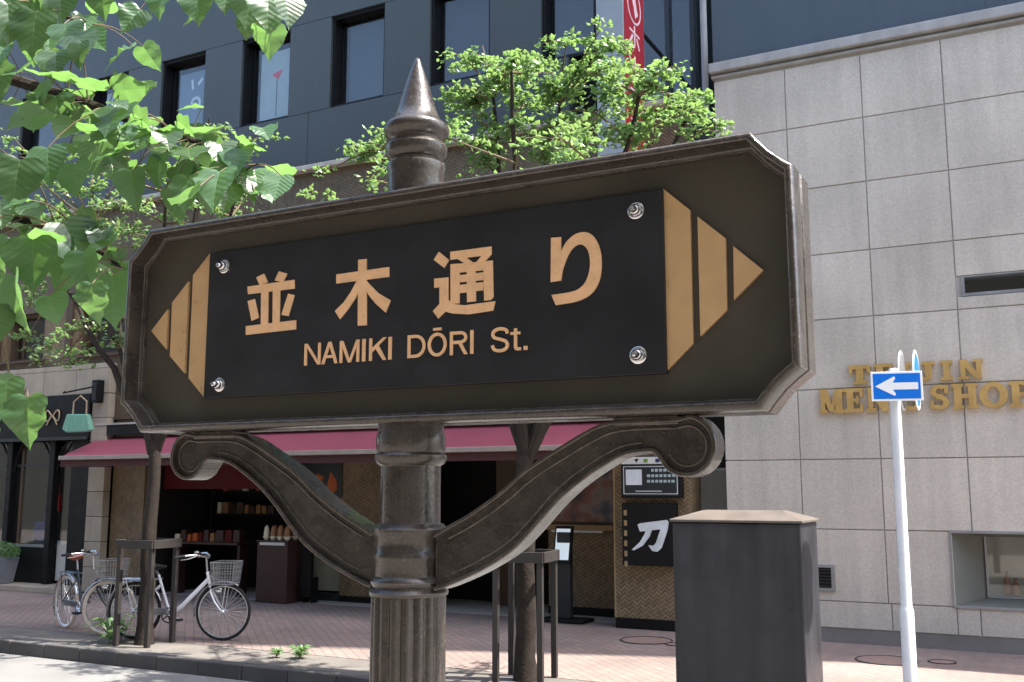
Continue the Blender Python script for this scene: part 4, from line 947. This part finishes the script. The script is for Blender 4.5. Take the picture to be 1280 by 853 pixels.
# weeds
def weed(px, py, label, n_, L, wd_):
    p = gd(px, py); t = thing('weed', (p.x, p.y, 0), label, 'plant', local=True); m_ = MB()
    for i in range(n_):
        a = random.uniform(0, 6.28); up = random.uniform(.3, 1.0); l_ = L * random.uniform(.6, 1.1); z0 = random.uniform(0, L * .5)
        d = Vector((math.cos(a), math.sin(a), 0)); s = Vector((-d.y, d.x, 0)) * wd_; q = Vector((0, 0, z0))
        m1 = q + d * l_ * .45 + Vector((0, 0, l_ * up * .5)); e = q + d * l_ * .9 + Vector((0, 0, l_ * up * .35))
        m_.add([q, m1 + s, m1 + Vector((0, 0, .008)), m1 - s, e], [(0, 1, 2), (0, 2, 3), (1, 4, 2), (2, 4, 3)])
    tag(m_.build('leaves', 'leaf_far', t), kind='stuff'); MB().tube([(0, 0, -.01), (.01, 0, L * .7)], .006, 5).build('stem', 'twig', t)
weed(137, 803, 'bright green weed growing at the foot of the tree guard', 32, .36, .034)
weed(375, 823, 'low grassy weed beside the kerb right of the white bicycle', 60, .16, .012)
weed(345, 822, 'small tuft of grass beside the kerb next to the low weed', 40, .12, .010)

# ------------------------------------------------------------------ the street name sign
PL = 1.446                     # recessed panel plane of the board
XC, PYc = (at(185, 408, PL - .014).x + at(953, 337, PL - .014).x) / 2, 1.462
sg = thing('street_name_sign', (-.957, PYc, 0), 'dark bronze street name sign board with gold lettering on a fluted post', 'street sign')
x0, x1, z0, z1 = -1.606, -.282, 1.890, 2.296
def outline(ins):
    c = .058; pts = []
    for cx, cz, a0 in ((x1, z0, 180), (x1, z1, 270), (x0, z1, 0), (x0, z0, 90)):
        sgx = -1 if cx == x1 else 1; sgz = 1 if cz == z0 else -1
        A = Vector((cx + sgx * c, cz)); Bq = Vector((cx, cz + sgz * c))
        if (cx == x1) != (cz == z0): A, Bq = Bq, A
        mid = (A + Bq) / 2 + Vector((sgx, sgz)) * .003
        pts += [A, A.lerp(Bq, .2) + Vector((sgx, sgz)) * .0018, mid, A.lerp(Bq, .8) + Vector((sgx, sgz)) * .0018, Bq]
    k = len(pts); out = []
    for i in range(k):
        e0 = (pts[i] - pts[i - 1]).normalized(); e1 = (pts[(i + 1) % k] - pts[i]).normalized()
        n0 = Vector((-e0.y, e0.x)); n1 = Vector((-e1.y, e1.x)); nn = (n0 + n1).normalized()
        out.append(pts[i] + nn * ins / max(.5, nn.dot(n0)))
    return out
loops = [(0.004, 1.515), (0, 1.510), (0, 1.464), (.003, 1.461), (.003, 1.452), (0, 1.449), (0, 1.408), (.0025, 1.4035), (.0045, 1.402), (.0105, 1.402), (.012, 1.4035), (.0135, 1.436), (.015, 1.4375), (.019, 1.438), (.0205, 1.446)]
fm = MB(); vs = []; fs = []
for ins, y in loops: vs += [(p.x, y, p.y) for p in outline(ins)]
K = 20
for j in range(len(loops) - 1):
    for i in range(K): fs.append((j * K + i, j * K + (i + 1) % K, (j + 1) * K + (i + 1) % K, (j + 1) * K + i))
fs.append(tuple(range(K))); fm.add(vs, fs)
frame_o = fm.build('frame', 'iron', sg, smooth=True)
MB().prism([(p.x, p.y) for p in outline(.018)], PL, 1.505).build('back_panel', 'iron_panel', sg)
pq = B(at(258, 410, PL - .012).x, at(830.5, 350, PL - .012).x, PL - .012, PL - .0005, at(829, 467, PL - .012).z, at(829, 236, PL - .012).z).build('plaque', 'plaque', sg, .0015)
def zo(u, v): return xz(720 + u / 2.1875, 150 + v / 2.1875, PL - .006)
for pl in (((238, 188), (312, 247), (320, 612), (243, 692)), ((332, 264), (409, 324), (413, 520), (340, 592)), ((430, 345), (512, 411), (432, 492))):
    w = [zo(*p) for p in pl]
    MB().prism(w, PL - .006, PL - .0002).build('arrow_stripe', 'gold_stripe', sg)
    MB().prism([(2 * XC - p[0], p[1]) for p in w], PL - .006, PL - .0002).build('arrow_stripe', 'gold_stripe', sg)
def zk(u, v): return xz(290 + u / 4.265, 280 + v / 4.265, PL - .014)
def zr(u, v): return xz(520 + u / 4.265, 270 + v / 4.265, PL - .014)
def glyph(f, plist): polys([[f(*p) for p in pl] for pl in plist], PL - .0145, PL - .0121, .00015).build('character', 'gold_letter', pq)
glyph(zk, [((130, 286), (170, 266), (190, 312), (148, 328)), ((250, 253), (293, 265), (272, 312), (228, 302)), ((82, 335), (332, 298), (333, 345), (85, 375)), ((155, 345), (193, 340), (190, 535), (153, 540)), ((217, 340), (256, 335), (252, 530), (215, 532)), ((82, 412), (120, 400), (142, 500), (103, 517)), ((298, 372), (332, 380), (300, 492), (262, 485)), ((72, 545), (340, 513), (340, 562), (72, 592))])
glyph(zk, [((556, 270), (837, 230), (837, 282), (556, 318)), ((673, 192), (717, 187), (717, 540), (670, 543)), ((672, 290), (690, 330), (655, 400), (618, 455), (575, 508), (548, 465), (596, 418), (635, 360)), ((705, 290), (735, 325), (780, 370), (845, 408), (818, 473), (765, 425), (728, 380), (702, 335))])
glyph(zr, [((122, 192), (175, 235), (150, 277), (95, 235)),
           ((97, 335), (172, 328), (172, 448), (200, 470), (260, 477), (422, 455), (410, 505), (280, 525), (190, 520), (155, 510), (118, 547), (90, 508), (125, 470), (125, 380), (97, 384)),
           ((182, 192), (402, 163), (402, 206), (183, 234)), ((402, 204), (366, 243), (318, 250), (352, 210)), ((218, 228), (268, 222), (305, 250), (262, 256)),
           ((183, 258), (231, 254), (231, 466), (183, 470)), ((358, 243), (408, 237), (412, 432), (398, 448), (362, 452)), ((231, 254), (358, 243), (358, 290), (231, 302)), ((231, 316), (358, 300), (358, 342), (231, 354)), ((231, 368), (358, 352), (358, 396), (231, 412)), ((268, 290), (316, 285), (318, 455), (270, 460))])
glyph(zr, [[(720, 118), (773, 113)] + smooth_path([(773, 190), (800, 142), (843, 102), (890, 87), (935, 99), (970, 148), (988, 222), (985, 310), (963, 378), (918, 428), (850, 458), (745, 476)]) + smooth_path([(722, 422), (820, 407), (870, 388), (905, 350), (925, 290), (927, 230), (915, 182), (890, 156), (860, 155), (827, 183), (800, 235), (782, 290), (773, 345)]) + [(718, 353)]])
ta = xz(380, 457, PL - .014); tb = xz(660, 437.5, PL - .014); tcap = xz(381, 430, PL - .014)
capn = tcap[1] - ta[1]; zb_ = (ta[1] + tb[1]) / 2; ST = capn * .135
def bar(a, b_, t=1.0):
    d = Vector((b_[0] - a[0], b_[1] - a[1])).normalized(); n_ = Vector((-d.y, d.x)) * ST * t / 2; a = Vector(a); b_ = Vector(b_)
    return [tuple(a + n_), tuple(a - n_), tuple(b_ - n_), tuple(b_ + n_)]
def cap_letter(ch, w):
    h = capn; t = ST; e = t / 2
    if ch == 'I': return [rc(0, w, 0, h)]
    if ch == 'N': return [rc(0, t, 0, h), rc(w - t, w, 0, h), [(0, h), (t * 1.15, h), (w, 0), (w - t * 1.15, 0)]]
    if ch == 'A': return [[(0, 0), (t * 1.1, 0), (w / 2 + t * .55, h), (w / 2 - t * .55, h)], [(w, 0), (w - t * 1.1, 0), (w / 2 - t * .55, h), (w / 2 + t * .55, h)], rc(w * .22, w * .78, h * .27, h * .27 + t * .9)]
    if ch == 'M': return [rc(0, t, 0, h), rc(w - t, w, 0, h), [(0, h), (t * 1.2, h), (w / 2 + t * .5, 0), (w / 2 - t * .5, 0)], [(w, h), (w - t * 1.2, h), (w / 2 - t * .5, 0), (w / 2 + t * .5, 0)]]
    if ch == 'K': return [rc(0, t, 0, h), [(t, h * .36), (t, h * .55), (w - t * 1.3, h), (w, h)], [(w * .34, h * .56), (w * .54, h * .66), (w, 0), (w - t * 1.3, 0)]]
    if ch == 'D': return [rc(0, t, 0, h), rc(t, w * .46, 0, t), rc(t, w * .46, h - t, h), ringpoly(w * .45, h / 2, w * .55, h / 2, t, t, -90, 90, 16)]
    if ch == 'O': return [ringpoly(w / 2, h / 2, w / 2, h * .515, t, t, 0, 180, 18), ringpoly(w / 2, h / 2, w / 2, h * .515, t, t, 180, 360, 18), rc(w * .28, w * .72, h * 1.11, h * 1.11 + t * .85)]
    if ch == 'R': return [rc(0, t, 0, h), rc(t, w * .6, h - t, h), rc(t, w * .6, h * .46, h * .46 + t), ringpoly(w * .58, h * .73, w * .40, h * .27, t, t, -90, 90, 12), [(w * .48, h * .47), (w * .68, h * .47), (w, 0), (w - t * 1.2, 0)]]
    if ch == 'S':
        k = 9; P = [(w * .93, h * .74), (w * .86, h * .88), (w * .68, h * .94), (w * .5, h * .955), (w * .3, h * .93), (w * .12, h * .84), (w * .085, h * .72), (w * .16, h * .61), (w * .36, h * .55), (w * .62, h * .49), (w * .84, h * .41), (w * .925, h * .28), (w * .87, h * .14), (w * .7, h * .06), (w * .48, h * .04), (w * .26, h * .07), (w * .12, h * .15), (w * .06, h * .28)]
        P = smooth_path(P, 3); L = []; Q = []
        for i in range(len(P)):
            a = Vector(P[max(0, i - 1)]); b_ = Vector(P[min(len(P) - 1, i + 1)]); d = (b_ - a).normalized(); n_ = Vector((-d.y, d.x)) * e; L.append(tuple(Vector(P[i]) + n_)); Q.append(tuple(Vector(P[i]) - n_))
        return [L + Q[::-1]]
    if ch == 't': return [rc(w * .34, w * .34 + t, h * .12, h * .92), rc(0, w * .92, h * .66, h * .66 + t * .85), ringpoly(w * .34 + h * .15, h * .15, h * .15, h * .15, t, t, 180, 275, 8), rc(w * .34 + h * .15, w * .98, 0, t * .95)]
    return [rc(0, w, 0, w)]
for ch, a, b2 in (('N', 380.3, 400.2), ('A', 401.6, 421.6), ('M', 424.4, 448.5), ('I', 452.4, 456.2), ('K', 461.2, 482.4), ('I', 485.2, 489), ('D', 509.2, 531.2), ('O', 534.4, 557.8), ('R', 562.2, 584), ('I', 587.6, 591.4), ('S', 614, 635.6), ('t', 638, 651.2), ('.', 654.5, 659)):
    xa = xz(a, 450, PL - .014)[0]; xb_ = xz(b2, 450, PL - .014)[0]
    polys([[(xa + p[0], zb_ + p[1]) for p in pl] for pl in cap_letter(ch, xb_ - xa)], PL - .0145, PL - .0121, .00012).build('letter', 'gold_letter', pq)
for p in ((279, 333), (273, 481), (794, 263), (797, 444)):
    c = xz(*p, PL - .016)
    bo = MB().lathe([(.0135, .0), (.0135, -.002), (.012, -.003), (.005, -.003)], (c[0], PL - .012, c[1]), 20, 'Y').build('bolt', 'chrome', pq, smooth=True)
    MB().lathe([(.0085, 0), (.0085, -.006), (.007, -.009), (.006, -.0095), (.006, -.014), (.004, -.017), (.001, -.018)], (c[0], PL - .0148, c[1]), 18, 'Y').build('cap_nut', 'chrome', bo, smooth=True)
PX = -.957
def zz(y): return at(510, y, PYc).z
ps = .00138
MB().lathe([(.0635, 0), (.0635, zz(742))], (PX, PYc, 0), 160, 'Z', 18, .09).build('post', 'iron', sg, smooth=True)
prof = [(.058, zz(745)), (.066, zz(743)), (.067, zz(739)), (.064, zz(736)), (.060, zz(733)), (.063, zz(730)), (.0655, zz(726)), (.063, zz(721)), (.059, zz(719)), (.059, zz(700)), (.0615, zz(697)), (.0615, zz(692)), (.059, zz(689)), (.059, zz(672)), (.064, zz(667)), (.064, zz(661)), (.058, zz(656)), (.052, zz(654)),
        (.0515, zz(583)), (.058, zz(580)), (.062, zz(575)), (.062, zz(570)), (.057, zz(566)), (.059, zz(563)), (.060, zz(548)), (.057, zz(540)), (.057, 1.893)]
MB().lathe(prof, (PX, PYc, 0), 40).build('collar', 'iron', sg, smooth=True)
def zf(y): return at(520, y, PYc).z
fpr = [(.050, 2.285), (.050, zf(218)), (.053, zf(213)), (.052, zf(208)), (.043, zf(205.5)), (.044, zf(203)), (.050, zf(200)), (.055, zf(194)), (.056, zf(186)), (.051, zf(181)), (.045, zf(178.5)), (.046, zf(176)), (.056, zf(171)), (.0595, zf(165)), (.058, zf(160)), (.050, zf(155)), (.043, zf(152)), (.036, zf(140)), (.027, zf(120)), (.018, zf(100)), (.0085, zf(82)), (.006, zf(77)), (.003, zf(74)), (.001, zf(73))]
MB().lathe(fpr, (-.955, PYc, 0), 32).build('finial', 'iron', sg, smooth=True)
BY = 1.462
def br(px, py): return xz(px, py, 1.436)
top = [br(*p) for p in ((540, 671), (560, 659), (585, 645), (623, 618), (656, 589), (697, 562), (739, 537), (763, 529))]
scroll_c = br(856, 557); rc_ = .043
top2 = [br(800, 527.5), br(845, 525)]
ctr = Vector(scroll_c)
circ = [(ctr.x + rc_ * math.cos(R(a)), ctr.y + rc_ * math.sin(R(a))) for a in range(80, -150, -12)]
bot = [br(*p) for p in ((818, 565), (805, 563), (772, 570), (726, 599), (693, 628), (664, 661), (635, 690), (594, 715), (556, 732), (540, 737))]
outer = smooth_path(top) + top2 + circ
web = outer + smooth_path(bot)
sp_in = [(ctr.x + .026 * math.cos(R(a)), ctr.y + .026 * math.sin(R(a))) for a in range(0, 360, 20)]
for s in (1, -1):
    fx = (lambda p: p) if s == 1 else (lambda p: (2 * PX - p[0], p[1]))
    b_ = MB().prism([fx(p) for p in web], BY - .014, BY + .014).build('bracket', 'iron', sg)
    MB().ribbon([fx(p) for p in outer], .0065, BY - .024, BY + .024).build('rim', 'iron', b_, .002)
    MB().ribbon([fx(p) for p in smooth_path([circ[-1]] + bot)], .0065, BY - .024, BY + .024).build('rim', 'iron', b_, .002)
    bead = [p for p in smooth_path([br(*p) for p in ((556, 674), (590, 655), (628, 628), (662, 599), (703, 572), (744, 548), (768, 539), (800, 536), (842, 535))])] + [(ctr.x + .030 * math.cos(R(a)), ctr.y + .030 * math.sin(R(a))) for a in range(85, -170, -15)]
    MB().ribbon([fx(p) for p in bead], .0035, BY - .0165, BY + .0165).build('bead', 'iron', b_, .0012)
    bead2 = smooth_path([br(*p) for p in ((800, 553), (768, 560), (720, 589), (687, 618), (658, 651), (629, 680), (590, 704), (560, 718))])
    MB().ribbon([fx(p) for p in bead2], .0035, BY - .0165, BY + .0165).build('bead', 'iron', b_, .0012)
    tp_ = [fx(br(765, 528)), fx(br(846, 524.5))]; xs_ = sorted((tp_[0][0], tp_[1][0])); B(xs_[0], xs_[1], BY - .022, BY + .022, 1.876, 1.8895).build('foot', 'iron', b_, .002)

# ------------------------------------------------------------------ near linden branch, big leaves (upper left)
random.seed(5)
def leaf_mesh(var):
    oh = [(.0, -.0), (.16, -.09), (.32, -.07), (.44, .04), (.50, .18), (.505, .32), (.46, .46), (.385, .60), (.29, .72), (.19, .83), (.10, .93), (.03, 1.03), (0, 1.10)]
    mid = [(0, y) for y in (0, .0, .02, .08, .2, .32, .45, .58, .7, .81, .91, 1.02, 1.10)]
    vs = []; fs = []; k = len(oh); rg = random.Random(var); fold = rg.uniform(.05, .42); curl = rg.uniform(-.1, .6); wav = rg.uniform(.03, .11); asym = rg.uniform(.88, 1.12)
    def Z(x, y): return fold * abs(x) - curl * y * y * .6 + wav * math.sin(y * 14 + x * 6) * abs(x) * 2
    for sgn in (-1, 1):
        o = len(vs)
        for i in range(k):
            m_ = mid[i]; vs.append((m_[0], m_[1], Z(0, m_[1])))
            hx = oh[i][0] * .55 * sgn * (asym if sgn > 0 else 1); hy = (oh[i][1] + m_[1]) / 2; vs.append((hx, hy, Z(hx, hy)))
            ser = 1.0 + (.025 if i % 2 else -.02); ex = oh[i][0] * sgn * ser * (asym if sgn > 0 else 1); ey = oh[i][1]; vs.append((ex, ey, Z(ex, ey)))
        for i in range(k - 1):
            for j in range(2):
                f = (o + i * 3 + j, o + i * 3 + j + 1, o + (i + 1) * 3 + j + 1, o + (i + 1) * 3 + j); fs.append(f if sgn > 0 else f[::-1])
    me = bpy.data.meshes.new('leaf'); me.from_pydata(vs, [], fs); me.update(); me.materials.append(MATS['leaf_near'])
    for p in me.polygons: p.use_smooth = True
    return me
LM = [leaf_mesh(i) for i in range(12)]
tb3 = Vector((-3.75, 1.75, 0))
nt = thing('linden_tree', tuple(tb3), 'near linden tree with large heart-shaped leaves hanging in at upper left', 'tree', 'linden trees along the street')
trk = [tb3 + Vector((0, 0, z)) + Vector((math.sin(z) * .03, math.cos(z) * .03, 0)) for z in [-.005, .3, .8, 1.4, 2, 2.6, 3.2, 3.8]]
MB().tube(trk, [.16, .13, .12, .115, .11, .10, .09, .08], 14).build('trunk', 'bark', nt, smooth=True)
fwd = Vector((-math.sin(YAW), math.cos(YAW), 0)); rgt = Vector((math.cos(YAW), math.sin(YAW), 0))
def pd(px, py, D): return dep(px, py, D)
BR = {}
for nm, start, pts in (('A', trk[5], ((-120, 60, 3.0), (0, 95, 2.85), (110, 130, 2.7), (200, 165, 2.6), (270, 185, 2.55), (305, 215, 2.5))),
                       ('B', trk[7], ((-60, -120, 3.0), (100, -60, 2.9), (220, -25, 2.8), (330, -12, 2.75), (372, -5, 2.7))),
                       ('C', trk[4], ((-120, 230, 2.9), (-10, 265, 2.75), (70, 285, 2.65), (130, 318, 2.6), (160, 345, 2.6))),
                       ('D', trk[3], ((-130, 400, 2.8), (-40, 460, 2.6), (5, 478, 2.55), (28, 505, 2.5))),
                       ('E', trk[6], ((-120, -40, 3.1), (0, 0, 3.0), (60, 15, 2.95), (110, 30, 2.9)))):
    P_ = [start] + [pd(*p) for p in pts]
    P3 = []
    for i in range(len(P_) - 1):
        for j in range(4):
            t = j / 4; p0 = P_[max(0, i - 1)]; p1 = P_[i]; p2 = P_[i + 1]; p3 = P_[min(len(P_) - 1, i + 2)]
            P3.append(.5 * (2 * p1 + (p2 - p0) * t + (2 * p0 - 5 * p1 + 4 * p2 - p3) * t * t + (3 * p1 - p0 - 3 * p2 + p3) * t ** 3))
    P3.append(P_[-1]); k = len(P3)
    MB().tube(P3, [.024 * (1 - i / k) ** 1.3 + .003 for i in range(k)], 8).build('branch', 'bark', nt, smooth=True); BR[nm] = P3
allbr = [p for v in BR.values() for p in v[6:]]
stems = MB()
def leaf(px, py, D, size, tilt=0., face=.5, roll=0.):
    """leaf whose stalk end is at px,py; size in photo pixels; tilt = lean of the tip from hanging; face = 0 flat (sky-facing) .. 1 facing the viewer"""
    base = pd(px, py, D); L = size / FPX * D / 1.12 * random.uniform(.85, 1.05)
    down = Vector((0, 0, -1)); side = rgt * math.cos(roll) + fwd * math.sin(roll)
    d = (down * math.cos(tilt) + side * math.sin(tilt)).normalized()
    nrm = (-fwd * face + Vector((0, 0, 1)) * (1 - abs(face)) + side * random.gauss(0, .3)).normalized()
    d = (d - nrm * d.dot(nrm)).normalized(); xx = d.cross(nrm).normalized()
    o = bpy.data.objects.new('leaf', random.choice(LM)); COL.objects.link(o); o.parent = nt
    M = Matrix((xx, d, nrm)).transposed().to_4x4(); M.translation = base - tb3
    o.matrix_local = M @ Matrix.Diagonal((L * random.uniform(.95, 1.2), L, L * random.uniform(.5, 1.3), 1))
    q = min(allbr, key=lambda p: (p - base).length)
    dq = (q - base).length; stems.tube(bez(q, q.lerp(base, .5) + Vector((0, 0, .25 * dq)), base, 5), .0014 if dq < .15 else [.003, .0026, .0022, .0018, .0016, .0014], 5)
for a in ((175, 12, 2.75, 42, -.5, .8), (205, -12, 2.7, 45, .1, .6), (247, -8, 2.7, 48, .1, .9), (225, -20, 2.8, 42, -.2, .4), (285, -15, 2.75, 45, .0, .7), (315, -15, 2.7, 60, -.1, .9), (335, -5, 2.65, 55, .0, .8), (355, -5, 2.6, 50, .25, .6), (340, -20, 2.8, 50, .5, .3), (128, -18, 2.8, 50, .1, .9), (270, -25, 2.8, 40, .3, .5), (190, -20, 2.8, 40, .3, .7),
          (25, 200, 2.5, 68, -.1, .9), (60, 185, 2.55, 60, .2, .7), (150, 135, 2.6, 62, .1, .5), (115, 140, 2.6, 45, .6, .25), (185, 165, 2.5, 60, .3, .2), (205, 165, 2.45, 52, .1, .35), (235, 185, 2.45, 60, .15, .4), (275, 180, 2.5, 45, .7, .5), (275, 215, 2.4, 62, .1, .6), (235, 222, 2.4, 50, .0, .9), (200, 195, 2.5, 52, -.1, .9), (165, 215, 2.5, 55, .1, .9), (300, 225, 2.45, 45, .4, .4), (318, 240, 2.45, 36, 1.0, .4), (140, 155, 2.6, 40, -.6, .6), (70, 120, 2.7, 45, .3, .8), (90, 150, 2.65, 50, -.3, .6), (175, 160, 2.6, 48, .7, .15), (215, 170, 2.5, 55, -.5, .2),
          (300, 185, 2.5, 50, .3, .3), (318, 212, 2.5, 44, .2, .5), (255, 168, 2.55, 48, .5, .2), (290, 232, 2.45, 46, -.2, .6), (262, 240, 2.45, 40, .1, -.4), (215, 235, 2.5, 44, .2, -.5), (328, 238, 2.5, 30, .8, .4), (160, 190, 2.55, 55, -.2, .3), (120, 180, 2.6, 52, .1, -.5), (95, 205, 2.6, 58, .2, .8),
          (42, 300, 2.4, 75, .05, 1.), (18, 345, 2.4, 78, .15, 1.), (115, 355, 2.35, 62, .05, 1.), (80, 280, 2.5, 78, .5, .75), (105, 315, 2.45, 55, .3, .8), (62, 370, 2.45, 48, .5, .8), (70, 300, 2.5, 62, .3, .9), (140, 345, 2.5, 66, .1, .9), (-8, 385, 2.4, 60, .1, 1.), (0, 250, 2.6, 55, .2, .6), (30, 255, 2.6, 50, .4, .4), (120, 300, 2.55, 50, .9, .4), (-5, 300, 2.5, 60, .2, .9), (90, 340, 2.6, 48, -.2, .6),
          (35, 497, 2.3, 68, .05, .95), (8, 478, 2.35, 62, .3, .8), (-6, 520, 2.4, 50, 0, .9), (20, 475, 2.5, 40, -.6, .5),
          (10, 5, 2.8, 60, .1, .9), (45, 15, 2.8, 65, .0, .9), (80, 30, 2.75, 50, .4, .6), (95, 45, 2.7, 52, .5, .6), (100, 55, 2.65, 42, .1, .8), (70, 65, 2.7, 45, .2, .7), (5, 60, 2.7, 55, .2, .5), (25, 90, 2.7, 45, .5, .3), (60, 100, 2.7, 42, .2, .6), (0, 25, 2.9, 60, .3, .7), (35, -10, 2.9, 60, .1, .9), (75, -10, 2.9, 50, .2, .8)):
    leaf(*a, roll=random.uniform(-.8, .8))
for nm, n_ in (('A', 62), ('C', 26), ('E', 22), ('B', 6)):
    for i in range(n_):
        u = random.uniform(.25, 1) * (len(BR[nm]) - 1); p = BR[nm][int(u)]
        v = p + Vector((random.gauss(0, .08), random.gauss(0, .1), random.gauss(-.02, .06)))
        w = v - Vector((0, 0, CAMZ)); fw_ = w.dot(fwd) * math.cos(PITCH) + w.z * math.sin(PITCH); rr_ = w.dot(rgt); uu = w.z * math.cos(PITCH) - w.dot(fwd) * math.sin(PITCH)
        leaf(640 + FPX * rr_ / fw_, 426.5 - FPX * uu / fw_, fw_, random.uniform(28, 56), random.gauss(.1, .6), random.uniform(-.75, .8), random.uniform(-1.5, 1.5))
tag(stems.build('leaf_stalks', 'twig', nt), kind='stuff')
